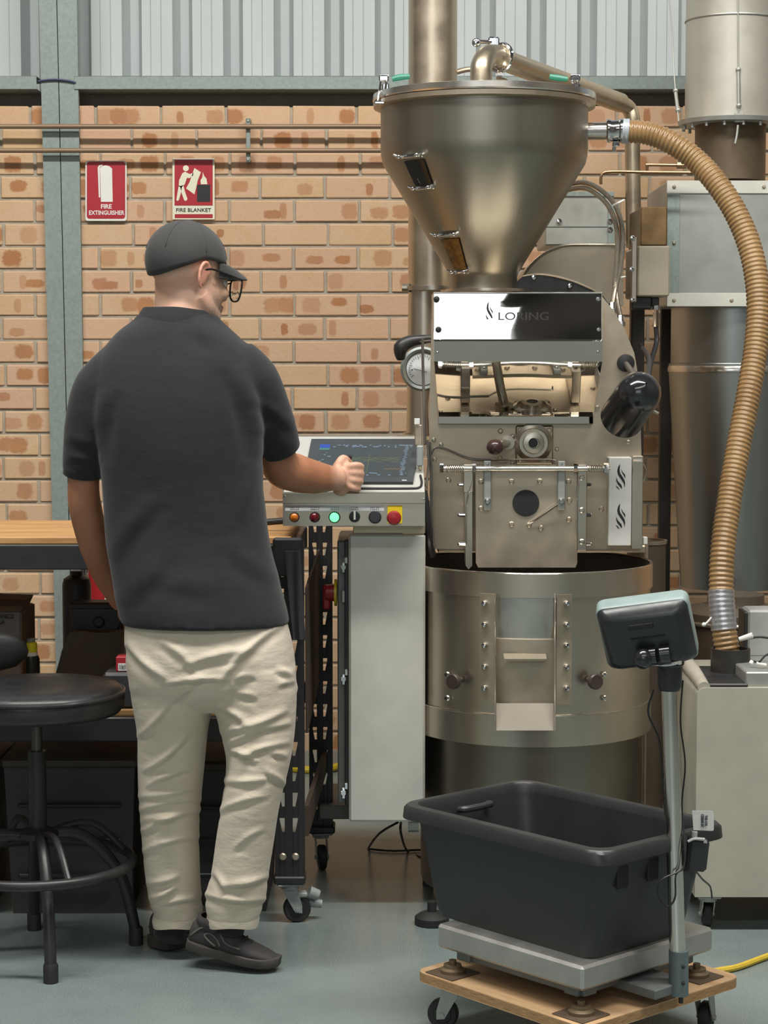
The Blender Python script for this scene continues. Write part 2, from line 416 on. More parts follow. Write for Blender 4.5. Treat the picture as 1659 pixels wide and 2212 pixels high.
def girt(x0, x1, label):
    g = MB(); 
    g.cbox(((x0 + x1) / 2, YW - 0.03 + 0.0015, (zg0 + zg1) / 2), (x1 - x0, 0.003, zg1 - zg0), 0.0008)
    g.cbox(((x0 + x1) / 2, YW + 0.065, zg1 - 0.0015), (x1 - x0, 0.19, 0.003), 0.0008)
    g.cbox(((x0 + x1) / 2, YW + 0.065, zg0 + 0.0015), (x1 - x0, 0.19, 0.003), 0.0008)
    return tag(g.build('wall_girt', GALV, None, 0), label, None, None, 'structure')
girt(-2.3, W(82, 180, YW).x, 'galvanised wall girt left of the column')
girt(W(163, 180, YW).x, 2.4, 'galvanised wall girt right of the column')
block('wall_capping', (-2.3, YW + 0.118, ZT - 0.06), (2.4, YW + 0.13, zg0 + 0.01), M('dark_capping', (128, 126, 120), 0.7), 'dark strip in the gap under the girt')  # sheet added to stand in for the shade below the girt
# ---- column (leans a touch, as in the photo), seam between its two channels
col = thing('steel_column', 'tall galvanised double channel column against the brick wall', 'column', (W(140, 1625, YW - 0.02).x, YW - 0.02, 0), kind='structure')
del col['category']
YCo = YW - 0.026
def chan(xa0, xb0, xa1, xb1):
    m = MB(); zt_ = 3.5; a0 = W(xa0, 0, YCo); b0 = W(xb0, 0, YCo); a1 = W(xa1, 1130, YCo); b1 = W(xb1, 1130, YCo)
    def at(p0, p1, z): t = (z - p1.z) / (p0.z - p1.z); return p1.lerp(p0, t)
    R = []
    for z in (0, zt_):
        a, b = at(a0, a1, z), at(b0, b1, z)
        R.append([Vector((a.x, YCo, z)), Vector((b.x, YCo, z)), Vector((b.x, YW + 0.003, z)), Vector((a.x, YW + 0.003, z))])
    m.rings(R); return m.build('channel', GALV, col, 0)
chan(84, 121.5, 113, 148); chan(123.5, 166, 150, 184)
stp = MB()
for sgn in (1,):
    P = [W(82, 176, YCo - 0.004), W(100, 173, YCo - 0.006), W(122, 172, YCo - 0.006), W(150, 175, YCo - 0.006), W(164, 179, YCo - 0.004)]
    stp.tube(P, 0.004, 8, 5)
tag(stp.build('cable_tie', M('blue_strap', (52, 60, 96), 0.4, 0, 0.1, 20)), 'blue strap tied around the galvanised column', 'strap')
# ---- two pipes along the wall with clips
PIPE = M('brown_pipe', (140, 116, 92), 0.45, 0.2, 0.12, 30, 0.03, 100, (0.2, 1, 1))
for yy, lab in ((273, 'upper of two brown service pipes clipped along the brick wall'), (325, 'lower of two brown service pipes clipped along the brick wall')):
    m = MB(); m.cyl(W(-420, yy, YW - 0.056), W(985, yy, YW - 0.056), 0.0088, seg=14)
    t = m.build('service_pipe', PIPE); tag(t, lab, 'pipe', 'service pipes along the brick wall')
def clip(x, y0, y1, lab):
    r = thing('pipe_clip', lab, 'bracket', W(x, y1, YW - 0.02))
    m = MB(); m.pbox(x - 5, y0, x + 5, y1, YW - 0.044, 0.006, 0.002); m.pbox(x - 5, y0, x + 5, y0 + 8, YW - 0.044, 0.045, 0.002); m.pbox(x - 5, y1 - 8, x + 5, y1, YW - 0.044, 0.045, 0.002)
    m.build('strut', GALV, r, 0)
    MB().bolts('bolt', SHEET, r, [W(x, yb, YW - 0.044) for yb in (y0 + 6, y1 - 6)], 0.005)
clip(536, 255, 350, 'tall galvanised clip holding both brown pipes to the wall')
# ---- safety signs
def rrect(x0, y0, x1, y1, r, n=5):
    P = []
    for cx, cy, a in ((x1 - r, y0 + r, -90), (x1 - r, y1 - r, 0), (x0 + r, y1 - r, 90), (x0 + r, y0 + r, 180)):
        for i in range(n + 1):
            t = math.radians(a + 90 * i / n); P.append((cx + r * math.cos(t), cy + r * math.sin(t)))
    return P
YS = YW - 0.012
s1 = thing('fire_extinguisher_sign', 'red FIRE EXTINGUISHER sign with white cylinder picture', 'sign', W(229, 476, YS))
MB().ppoly(rrect(184.5, 347, 273.5, 477, 5), YS, 0.004).build('sign_plate', WHITEP, s1, 0)
MB().ppoly(rrect(187.5, 349, 270.5, 472.5, 6), YS - 0.0008, 0.0009).build('red_field', REDP, s1, 0)
p = MB(); p.ppoly([(216, 363), (220, 359), (228, 357), (236, 359), (242, 364), (243.5, 436), (218, 436)], YS - 0.0014, 0.0007)
p.ppoly([(211, 362), (214, 357), (222, 355), (221, 358), (215.5, 361), (216.5, 426), (213.5, 427)], YS - 0.0014, 0.0007)
p.build('pictogram', WHITEP, s1, 0)
t = text_mesh('FIRE', S(13, YS), W(229.5, 446.5, YS - 0.0012), bold=0.0006, width=S(23, YS)); 
t2 = text_mesh('EXTINGUISHER', S(12.5, YS), W(230, 460, YS - 0.0012), bold=0.0005, width=S(76, YS)); t.add(t2.v, t2.f)
t.build('lettering', WHITEP, s1, 0)
s2 = thing('fire_blanket_sign', 'red and cream FIRE BLANKET sign with figure picture', 'sign', W(418, 473, YS))
MB().ppoly(rrect(372.5, 342, 463.5, 474, 1.5), YS, 0.004).build('sign_plate', CREAM, s2, 0)
p = MB(); p.ppoly(rrect(377, 345, 459.5, 444, 0.5), YS - 0.0008, 0.0009); p.ppoly(rrect(377.5, 462.5, 459.5, 471, 0.5), YS - 0.0008, 0.0009); p.build('red_field', REDP, s2, 0)
p = MB(); q = YS - 0.0014
p.pcyl(401.5, 363.5, 6.3, q, 0.0007, seg=16)
p.ppoly([(394, 374), (400, 371), (410, 376), (418, 373), (417, 379), (409, 385), (404, 384), (399, 398), (393, 404), (386, 403), (387, 389)], q, 0.0007)
p.ppoly([(386, 401), (393, 402), (391, 416), (386, 433), (382, 434), (381, 431)], q, 0.0007)
p.ppoly([(389, 402), (396, 400), (399, 412), (405, 430), (402, 434), (398, 433), (392, 416)], q, 0.0007)
p.ppoly([(420, 363), (434, 372), (427, 390), (424, 404), (420, 420), (402, 407), (410, 392)], q, 0.0007)
p.ppoly([(434, 398), (433, 390), (437, 383), (438.5, 372), (441, 380), (446, 386), (448, 398)], q, 0.0007)
p.build('pictogram', CREAM, s2, 0)
MB().ppoly([(425.5, 399), (454, 399), (454, 436), (425.5, 436)], q, 0.0007).build('black_bin', BLACKPR, s2, 0)
text_mesh('FIRE BLANKET', S(11, YS), W(418, 454, YS - 0.001), width=S(75, YS), bold=0.0002).build('lettering', BLACKPR, s2, 0)
# ================================================================ the roaster
YF = 5.45
BC = Vector((0.399, 5.40, 0)); BR = 0.329
ro = thing('coffee_roaster', 'stainless steel coffee roaster with funnel hopper, mirror hood and round cooling bin', 'roaster', (0.4, 5.6, 0))
def add(name, mb, mt, parent=ro, smooth=35, label=None):
    o = mb.build(name, mt, parent, smooth)
    if label: o['label'] = label
    return o
# ---- body
m = MB(); m.ppoly([(934, 640), (1300, 640), (1324, 668), (1350, 712), (1370, 762), (1382, 830), (1386, 1000), (1387, 1186), (929, 1186), (927, 900)], YF, 0.012)
plate = add('front_plate', m, STEEL_D)
m = MB(); c = W(1160, 900, 5.47); m.lathe([(S(222, YF), 0), (S(222, YF), 0.85)], c, 64, (0, 1, 0)); add('roasting_drum', m, STEEL_D)
m = MB(); m.pbox(945, 900, 1383, 1182, YF + 0.03, 0.75, 0.01); add('body_casing', m, STEEL_D, smooth=0)
m = MB(); m.ppoly([(1118, 660), (1124, 612), (1140, 582), (1166, 556), (1198, 539), (1235, 531), (1347, 531), (1347, 660)], 6.0, 0.45)
hs = add('rear_housing', m, STEEL_D)
m = MB(); m.tube([W(1121, 640, 5.997), W(1125, 610, 5.997), W(1141, 580, 5.997), W(1167, 554, 5.997), W(1199, 537, 5.997), W(1236, 529, 5.997), W(1346, 529, 5.997)], 0.0045, 8, 4); add('flange_lip', m, STEEL, hs)
m = MB(); m.ppoly([(1104, 660), (1112, 612), (1130, 597), (1160, 593), (1200, 598), (1248, 612), (1300, 636), (1318, 660)], 5.75, 0.12)
cw = add('cover_wheel', m, M('dark_blued_steel', (60, 60, 62), 0.35, 0.6, 0.2, 14), label='dark blued steel half disc')
m = MB(); m.tube([W(1128, 596, 5.748), W(1160, 592, 5.748), W(1200, 597, 5.748), W(1248, 611, 5.748), W(1302, 636, 5.748)], 0.003, 6, 4); add('flange_lip', m, STEEL, cw)
MB().bolts('bolt', CHROME, cw, [W(x, y, 5.75) for x, y in ((1153, 599), (1231, 617))], 0.009, h=0.01)
m = MB(); m.pbox(1365, 512, 1375, 652, 5.85, 0.012, 0.002); st = add('mounting_strap', m, STEEL)
MB().bolts('bolt', CHROME, st, [W(x, y, 5.85) for x, y in ((1366, 514), (1364, 582), (1366, 648))], 0.008, h=0.01)
m = MB(); m.pbox(1378, 531, 1446, 640, 5.95, 0.3, 0.004); jb = add('burner_box', m, M('cream_panel', (186, 178, 158), 0.5, 0.3, 0.06, 8), label='cream painted box')
m = MB(); m.pbox(1384, 447, 1441, 531, 6.3, 0.3, 0.004); add('air_box', m, M('heat_browned_steel', (128, 104, 72), 0.45, 0.7, 0.25, 14), label='heat-browned steel box')
m = MB(); m.pbox(1365, 640, 1408, 668, 5.97, 0.06, 0.004); m.pbox(1408, 642, 1424, 662, 5.97, 0.03, 0.003); add('bracket', m, BLACKM)
m = MB(); m.pbox(1364, 662, 1388, 1190, 6.15, 0.05, 0.004); add('rear_post', m, M('dark_frame', (58, 54, 50), 0.5, 0.3, 0.1, 20))
m = MB(); m.cyl(W(1418, 645, 5.98), W(1418, 690, 5.98), 0.008, seg=10); m.cyl(W(1418, 660, 5.98), W(1418, 670, 5.98), 0.012, seg=6); m.cyl(W(1418, 676, 5.98), W(1417, 706, 5.98), 0.0105, seg=10); gl = add('cable_gland', m, CHROME)
m = MB(); m.ptube([(1417, 704, 5.98), (1418, 740, 5.97), (1408, 775, 5.9), (1400, 815, 5.8)], 0.0075); m.ptube([(1382, 745, 6.0), (1396, 765, 5.95), (1402, 790, 5.85), (1400, 815, 5.8)], 0.006); add('conduit', m, CABLE_B)
# ---- boxes behind
m = MB(); m.pbox(1178, 413, 1326, 530, 6.6, 0.35, 0.004); eb = add('rear_box', m, SHEET, label='grey sheet metal box')
for q in ((1314, 440, 1328, 530, 6.594, 0.006, 0.001), (1178, 414, 1327, 424, 6.594, 0.006, 0.001), (1178, 488, 1314, 490, 6.597, 0.003, 0.0005)):
    m = MB(); m.pbox(*q); add('edge_strip', m, GALV, eb, 0)
MB().bolts('bolt', CHROME, eb, [W(x, y, 6.594) for x, y in ((1208, 478), (1318, 478), (1318, 496))], 0.009, h=0.005)
# ---- hood
xl0, xr0 = W(937, 700, 5.21).x, W(1302, 700, 5.21).x
prof = [(632, 5.232), (733, 5.2205), (737, 5.214), (781, 5.2155), (896, 5.425), (900, 5.428), (915, 5.427)]
Lp = []; Rp = []
for i, (y, Y) in enumerate(prof):
    z = W(1100, y, Y).z; ins = 0.0 if y < 790 else 0.018
    Lp.append(Vector((xl0 + ins, Y, z))); Rp.append(Vector((xr0, Y, z)))
NSEG = 28
hm = MB(); R = []
rr = random.Random(5)
for i in range(NSEG + 1):
    t = i / NSEG; ringp = []
    for k in range(len(prof)):
        ringp.append(Lp[k].lerp(Rp[k], t))
    R.append(ringp)
# finely divided sheet with the slight waviness of thin mirror plate
vs = []; fs = []; SUB = 10; nrow = 0
rows = []
for k in range(len(prof) - 1):
    n_ = SUB if abs(prof[k + 1][0] - prof[k][0]) > 20 else 1
    for q in range(n_): rows.append((k, q / n_))
rows.append((len(prof) - 2, 1.0))
for (k, t) in rows:
    for i in range(NSEG + 1):
        u = i / NSEG; p = R[i][k].lerp(R[i][k + 1], t)
        wav = (0.0009 if k in (0, 3) else 0.0002) * math.sin(u * 9 + k) * math.sin(t * math.pi) + (0.0014 * math.sin(u * 5.2 + 1.0 + 2.6 * t) * math.sin(math.pi * t) if k == 0 else 0)
        vs.append(p + Vector((0, wav, 0)))
nr = len(rows); wv = NSEG + 1
for a in range(nr - 1):
    for i in range(NSEG): fs.append([a * wv + i, a * wv + i + 1, (a + 1) * wv + i + 1, (a + 1) * wv + i])
hm.add(vs, fs); hood = add('hood', hm, MIRROR, smooth=25, label='mirror polished front hood')
m = MB()
for P in (Lp, Rp):
    poly = P + [Vector((P[-1].x, YF, P[-1].z)), Vector((P[0].x, YF, P[0].z))]
    m.prism(poly, (0.0015 if P is Lp else -0.0015, 0, 0))
m.cbox(((xl0 + xr0) / 2, (5.232 + YF) / 2, Lp[0].z - 0.001), (xr0 - xl0, YF - 5.232, 0.002), 0.0005); add('cheek', m, STEEL, hood, 0)
m = MB(); m.cyl(W(937, 632.5, 5.231), W(1301, 632.5, 5.231), 0.0022, seg=8); add('folded_edge', m, STEEL_R, hood)
m = MB()
for x, y in ((1293, 645), (1293, 712), (1292, 760), (945, 761)): MB().bolts('rivet', CHROME, hood, [W(x, y, 5.215 + (0.012 if y < 720 else 0))], 0.004 if y > 750 else 0.006)
m = MB()
for x, y in ((943, 646), (947, 712)):
    m = MB(); m.lathe([(0.008, 0), (0.008, 0.006), (0.004, 0.008)], W(x, y, 5.226), 12, (0, -1, 0)); add('fastener', m, BLACKM, hood)
LOGO = [[(335, 255), (322, 400), (335, 470), (400, 570), (440, 640), (455, 720), (440, 810), (432, 735), (400, 672), (330, 574), (285, 500), (268, 420), (285, 330)],
        [(360, 375), (400, 450), (450, 505), (458, 540), (452, 590), (430, 535), (380, 455)],
        [(250, 560), (270, 640), (310, 690), (360, 740), (380, 800), (375, 840), (330, 785), (280, 724), (245, 650)],
        [(245, 765), (285, 800), (325, 855), (275, 828), (250, 795)]]
def logo(mb, cx, cy, h, Y, d, sx=1.0, strokes=4, tilt=0.0):
    for P in LOGO[:strokes]: mb.ppoly([(cx + (px - 350) / 600 * h * sx, cy + (py - 556) / 600 * h) for px, py in P], Y, d)
m = MB(); logo(m, 1057, 676, 50, 5.2245, 0.0008, 0.85); add('flame_mark', m, BLACKPR, hood, 0)
t = text_mesh('LORING', S(24, 5.22), W(1131, 684, 5.2235), width=S(108, 5.22)); add('lettering', t, M('etched_print', (70, 68, 66), 0.4, 0.3), hood, 0)
# ---- trier, bearing
m = MB(); m.ppoly([(1083, 922), (1092, 930), (1112, 950), (1112, 976), (1095, 998), (1076, 1000), (1068, 990), (1062, 965), (1072, 935)], 5.444, 0.006); tr = add('trier_flange', m, STEEL_D)
m = MB(); m.cyl(W(1094, 957, 5.44), W(1078, 963, 5.30), 0.013, 0.012, 20); m.cyl(W(1097, 955, 5.445), W(1096, 956, 5.425), 0.02, seg=20); add('trier_shaft', m, STEEL, tr)
m = MB(); m.ell(W(1069, 966, 5.27), (0.0225, 0.024, 0.0215)); add('knob', m, M('bakelite', (62, 44, 42), 0.22, 0, 0.1, 20), tr, 180, 'dark maroon bakelite ball')
MB().bolts('bolt', STEEL_D, tr, [W(x, y, 5.444) for x, y in ((1081, 931), (1080, 990))], 0.007, h=0.008)
m = MB(); m.pbox(1114, 919, 1195, 1003, 5.438, 0.012, 0.004); bg = add('bearing_plate', m, STEEL_D)
m = MB(); c = W(1152, 957, 5.438); m.lathe([(S(42, 5.4), 0), (S(42, 5.4), 0.006), (S(33, 5.4), 0.012), (S(31, 5.4), 0.008), (S(24, 5.4), 0.008), (S(22, 5.4), 0.02), (S(12, 5.4), 0.022), (S(11, 5.4), 0.014), (S(1, 5.4), 0.014)], c, 40, (0, -1, 0)); add('shaft_bearing', m, STEEL, bg)
m = MB(); m.pcyl(1152, 957, 10, 5.4165, 0.004); add('bore', m, BLACKM, bg)
MB().bolts('bolt', STEEL_D, bg, [W(x, y, 5.438) for x, y in ((1124, 929), (1186, 930), (1124, 993), (1186, 993))], 0.008, h=0.005)
MB().bolts('bolt', STEEL, plate, [W(x, y, YF) for x, y in ((1107, 942), (1106, 974), (1107, 1000), (1203, 970), (937, 950), (953, 960), (939, 992), (1357, 955), (948, 845), (1290, 880))], 0.006, h=0.005)
# ---- discharge door and linkage
YD = 5.36
m = MB(); m.ppoly([(1027, 1006), (1200, 1004), (1246, 1008), (1247, 1216), (1243, 1226), (1033, 1226), (1028, 1216)], YD, 0.01); door = add('discharge_door', m, STEEL_D)
m = MB(); m.pcyl(1136, 1087, 29, YD - 0.004, 0.006, seg=32); add('sight_port', m, BLACKPR, door, label='round black sight port')
MB().bolts('bolt', STEEL_D, door, [W(x, y, YD) for x, y in ((1039, 1040), (1039, 1098), (1105, 1040), (1166, 1039), (1228, 1040), (1105, 1132), (1143, 1134), (1168, 1140), (1229, 1122), (1230, 1080))], 0.0075, h=0.005)
m = MB(); m.ptube([(1144, 1130, YD - 0.006), (1160, 1121, YD - 0.012), (1205, 1090, YD - 0.02)], 0.0022, 8); add('wire_pin', m, STEEL_R, door)
m = MB(); m.cyl(W(952, 1012, 5.33), W(1318, 1012, 5.33), S(5.5, 5.33), seg=16); rod = add('linkage_rod', m, STEEL_R)
m = MB()
for x, r, w in ((954, 11, 8), (1024, 10, 8), (1243, 10, 8), (1309, 12, 10)):
    m = MB(); m.cyl(W(x - w / 2, 1012, 5.33), W(x + w / 2, 1012, 5.33), S(r, 5.33), seg=8); add('collar', m, CHROME, rod)
for x0_, x1_ in ((962, 1002), (1268, 1304)):
    m = MB(); P = []
    for i in range(91):
        t = i / 90; a = t * 9 * 2 * math.pi; q = W(x0_ + (x1_ - x0_) * t, 1012, 5.33); P.append(q + Vector((0, math.cos(a), math.sin(a))) * S(8, 5.33))
    m.tube(P, 0.0016, 6, 1); add('spring', m, STEEL, rod)
for x0_, x1_ in ((1045, 1061), (1205, 1221)):
    m = MB(); m.pbox(x0_, 996, x1_, 1102, YD - 0.022, 0.018, 0.002); a = add('door_arm', m, SHEET, door)
    m = MB(); m.bolts('bolt', CHROME, a, [W((x0_ + x1_) / 2, 1082, YD - 0.022)], 0.009, h=0.014); m.bolts('bolt', CHROME, a, [W((x0_ + x1_) / 2, 1002, YD - 0.022)], 0.004)
m = MB(); m.ptube([(1060, 994, 5.42), (1100, 993, 5.4), (1190, 993, 5.4), (1199, 1000, 5.4), (1200, 1012, 5.4)], 0.0024, 8); add('wire_guard', m, STEEL, plate)
m = MB(); m.pbox(1001, 1003, 1022, 1062, 5.335, 0.11, 0.002); m.ppoly([(1004, 1060), (1020, 1045), (1020, 1222), (1012, 1230), (1006, 1222)], 5.35, 0.09); ck = add('side_cheek', m, STEEL)
m = MB(); m.ptube([(1020, 1040, 5.335), (1008, 1090, 5.335), (1007, 1175, 5.335)], 0.002, 6); add('wire_pin', m, STEEL_R, ck)
m = MB(); m.pbox(1248, 1003, 1267, 1190, 5.345, 0.10, 0.002); ck2 = add('side_cheek', m, STEEL)
m = MB(); m.ptube([(1250, 1042, 5.338), (1247, 1090, 5.338), (1246, 1158, 5.338)], 0.002, 6); add('wire_pin', m, STEEL_R, ck2); MB().bolts('bolt', STEEL, ck2, [W(1257, y, 5.345) for y in (1032, 1102, 1170)], 0.008)
for x0_, dx in ((1006, -14), (1262, 14)):
    for y in (1047, 1112, 1175):
        m = MB(); q = W(x0_, y, 5.36); e = W(x0_ + dx, y, 5.36); m.cyl(q, e, 0.0065, 0.0055, 10); m.ell(e, 0.005, None, 10, 6); add('thumb_screw', m, CHROME, ck if dx < 0 else ck2)
MB().bolts('bolt', STEEL_D, plate, [W(x, y, YF) for x, y in ((969, 1037), (1299, 1099))], 0.0075, h=0.005)
m = MB(); m.pbox(1315, 988, 1363, 1179, 5.40, 0.05, 0.002); sg = add('logo_panel', m, WHITEP, label='white panel printed with two black flame marks')
for cy_ in (1030, 1115):
    m = MB(); logo(m, 1341, cy_, 55, 5.399, 0.0012); add('flame_mark', m, BLACKPR, sg, 0)
m = MB(); m.pbox(1366, 985, 1388, 1186, 5.42, 0.04, 0.002); add('edge_cover', m, STEEL)
m = MB(); m.cyl(W(1367, 997, 5.41), W(1388, 997, 5.41), 0.0035, seg=8); m.ptube([(1388, 1000, 5.43), (1396, 1015, 5.43), (1393, 1032, 5.43), (1388, 1040, 5.43)], 0.002); add('hook', m, STEEL_R)
m = MB(); m.pbox(1390, 1160, 1399, 1176, 5.42, 0.02, 0.002); add('sensor', m, WHITEP)
m = MB(); m.pbox(945, 1178, 1396, 1194, 5.47, 0.22, 0.004); add('lower_rail', m, STEEL_D)
# ---- braided gas lines
for off, en in ((0, (1323, 662)), (12, (1341, 690))):
    m = MB(); m.ptube([(1222 - off / 3, 400 + off, 6.3), (1262, 394 + off, 6.2), (1300 - off / 2, 412 + off, 6.1), (1330 - off, 446 + off / 2, 6.0), (1345 - off, 500, 5.9), (1341 - off * .7, 570, 5.75), (1330 - off * .1, 620, 5.65), (en[0], en[1], 5.62)], 0.0075, 10); ln = add('braided_hose', m, M('braid', (150, 142, 128), 0.4, 0.9, 0.25, 220, 0.3, 400))
    x, y = en; m = MB(); m.cyl(W(x, y - 6, 5.62), W(x, y + 22, 5.60), 0.0095, seg=8); m.cyl(W(x, y + 6, 5.612), W(x, y + 14, 5.61), 0.013, seg=6); add('hose_fitting', m, CHROME, ln)
    m = MB(); m.cyl(W(x, y + 22, 5.60), W(x, y + 36, 5.59), 0.0105, 0.009, 12); add('cap', m, M('yellowed_cap', (206, 190, 120), 0.5, 0, 0.06, 20), ln, label='yellowed plastic cap')
for x, y, dy in ((1336, 438, 6), (1338, 600, 2)):
    m = MB(); m.tube([W(x - 12, y + dy, 5.72), W(x, y, 5.70), W(x + 12, y - dy, 5.72)], 0.003, 6, 3); add('cable_tie', m, WHITEP)
# ---- hopper
YH = 5.75; hc = W(1046, 215, YH); hx, hy = hc.x, YH
def zh(y): return W(1046, y, YH).z
hp = MB(); k = lambda px: S(px, YH)
prof = [(k(72), zh(629)), (k(72), zh(598)), (k(76), zh(588)), (k(216), zh(356)), (k(220), zh(338)), (k(221), zh(322)), (k(221), zh(226))]
hp.lathe([(r, z) for r, z in prof], (hx, hy, 0), 96); hop = add('hopper', hp, M('hopper_steel', (158, 153, 140), 0.40, 1.0, 0.07, 5, 0.05, 200, (1, 1, 0.06)), label='big funnel-shaped hopper')
m = MB(); m.lathe([(k(221), zh(236)), (k(236), zh(234)), (k(237), zh(224)), (k(221), zh(223))], (hx, hy, 0), 96, cap=False); add('flange', m, STEEL_D, hop)
m = MB(); m.lathe([(k(236), zh(222)), (k(238), zh(219)), (k(237), zh(207)), (k(228), zh(205)), (k(40), zh(202)), (k(1), zh(201.5))], (hx, hy, 0), 96, cap=False); lid = add('lid', m, STEEL_R, hop)
m = MB(); m.lathe([(k(90), zh(631)), (k(90), zh(625)), (k(73), zh(624))], (hx + k(8), hy, 0), 64, cap=False); add('neck_flange', m, STEEL, hop)
# toggle clamps with green grips
for side, x, gx in ((-1, 827, 1), (1, 1240, -1)):
    Yc = 5.66
    m = MB()
    m.ptube([(x - 4 * 1, 172, Yc), (x + 3 * side - 4, 192, Yc - 0.02), (x + 10 * side, 218, Yc - 0.035)], 0.0035, 8, 4)
    m.ptube([(x + 8, 172, Yc), (x + 8 + 3 * side, 194, Yc - 0.02), (x + 8 + 10 * side, 220, Yc - 0.035)], 0.0035, 8, 4)
    m.cbox(W(x + 2, 170, Yc), (0.028, 0.03, 0.018), 0.004); m.cbox(W(x + 6, 192, Yc + 0.01), (0.02, 0.03, 0.03), 0.004)
    m.cyl(W(x - 6, 166, Yc), W(x + 12, 166, Yc), 0.007, seg=8)
    m.cbox(W(x + 11 * side + 4, 222, Yc - 0.035), (0.03, 0.012, 0.01), 0.003)
    tc = add('toggle_clamp', m, CHROME, hop)
    m = MB(); m.tube([W(x + (20 if gx > 0 else -14), 171, Yc), W(x + (36 if gx > 0 else -36), 167 if gx > 0 else 168, Yc), W(x + (58 if gx > 0 else -53), 165, Yc)], [0.007, 0.009, 0.007], 8, 3); 
    g = m.build('grip', GREENP, hop); g['label'] = 'green rubber grip'
# sight windows on the slope
def slope_pt(ang, y, out=0.0):
    t = (y - 356) / (588 - 356); r = k(216 + (76 - 216) * t) + out
    return Vector((hx + r * math.sin(ang), hy - r * math.cos(ang), zh(y)))
for (y0, y1, a0, a1, mt_, lab) in ((362, 412, -0.92, -0.66, M('dark_glass', (34, 30, 28), 0.12, 0, 0.2, 10), 'dark sight glass'), (522, 585, -0.9, -0.5, M('beans_glass', (120, 84, 30), 0.2, 0, 0.5, 60, col2=(70, 48, 22)), 'sight glass with golden beans behind')):
    m = MB(); vs = []; n = 6
    rows_ = [[slope_pt(a0 + (a1 - a0) * i / n, y, o) for i in range(n + 1)] for y, o in ((y0, 0.003), (y0, 0.006), (y1, 0.006), (y1, 0.003))]
    vs = [p for r in rows_ for p in r]; fs = [[a * (n + 1) + i, a * (n + 1) + i + 1, (a + 1) * (n + 1) + i + 1, (a + 1) * (n + 1) + i] for a in range(3) for i in range(n)]
    m.add(vs, fs); sgl = add('sight_glass', m, mt_, hop, label=lab)
    m = MB()
    for yy in (y0 - 8, y1 + 6):
        for aa in (a0 + 0.02, a1 - 0.02):
            p0 = slope_pt(aa, yy, 0.0); p1 = slope_pt(aa, yy, 0.024); m.cyl(p0, p1, 0.005, seg=8); m.ell(p1, 0.0065, None, 8, 6); m.cyl(p1, p1 + Vector((0.014 if aa > -0.7 else -0.014, 0, 0.006)), 0.003, seg=6)
        m.tube([slope_pt(a0, yy, 0.012), slope_pt((a0 + a1) / 2, yy, 0.014), slope_pt(a1, yy, 0.012)], 0.005, 8, 3)
    add('window_clamp', m, CHROME, hop)
# ---- elbow pipe up from the lid, over and down
m = MB(); m.tube([W(1039, 204, 5.75), W(1039, 165, 5.75), W(1041, 140, 5.76), W(1054, 121, 5.80), W(1078, 122, 5.86), W(1110, 138, 5.92), W(1340, 222, 6.55)], S(23.5, 5.75), 20, 6)
m.tube([W(1320, 215, 6.5), W(1342, 224, 6.56), W(1358, 234, 6.6), W(1366, 258, 6.6), W(1366, 300, 6.6), W(1369, 535, 6.6)], S(16, 6.6) * 1.03, 20, 6)
ep = add('exhaust_pipe', m, M('brown_steel', (206, 192, 168), 0.38, 1.0, 0.08, 10), label='bent steel pipe from lid to rear')
m = MB(); cc = W(1081, 125, 5.862); ax = (W(1110, 138, 5.92) - W(1070, 120, 5.84)).normalized(); u = ax.orthogonal().normalized(); w_ = ax.cross(u)
m.tube([cc + (u * math.cos(a) + w_ * math.sin(a)) * S(29, 5.86) for a in [i * 2 * math.pi / 24 for i in range(24)]], 0.0065, 8, 1, closed=True); 
q = W(1068, 90, 5.86); m.cyl(W(1034, 90, 5.83), W(1076, 92, 5.87), 0.006, seg=10); m.ell(W(1029, 92, 5.83), (0.013, 0.006, 0.013), None, 12, 8); m.cbox(W(1062, 90, 5.86), (0.02, 0.02, 0.026), 0.004); m.cbox(W(1074, 92, 5.86), (0.012, 0.02, 0.03), 0.004); m.cyl(W(1074, 158, 5.86), W(1084, 158, 5.86), 0.01, seg=8)
add('pipe_clamp', m, CHROME, ep)
m = MB(); m.ptube([(1075, 168, 5.9), (1100, 178, 5.95), (1120, 194, 6.0)], 0.006); m.ptube([(985, 156, 6.5), (1010, 150, 6.5), (1040, 150, 6.5)], 0.009); add('small_hose', m, STEEL_D, ep)
m = MB(); m.lathe([(0.02, 0), (0.036, 0.002), (0.036, 0.012), (0.02, 0.014)], W(1385, 528, 6.5), 20); add('pipe_foot', m, BLACKM, ep)
# outlet pipe for the hose
m = MB(); m.cyl(W(1255, 284, 5.75), W(1315, 283, 5.75), S(18.5, 5.75), seg=28); add('outlet_pipe', m, STEEL_R, hop)
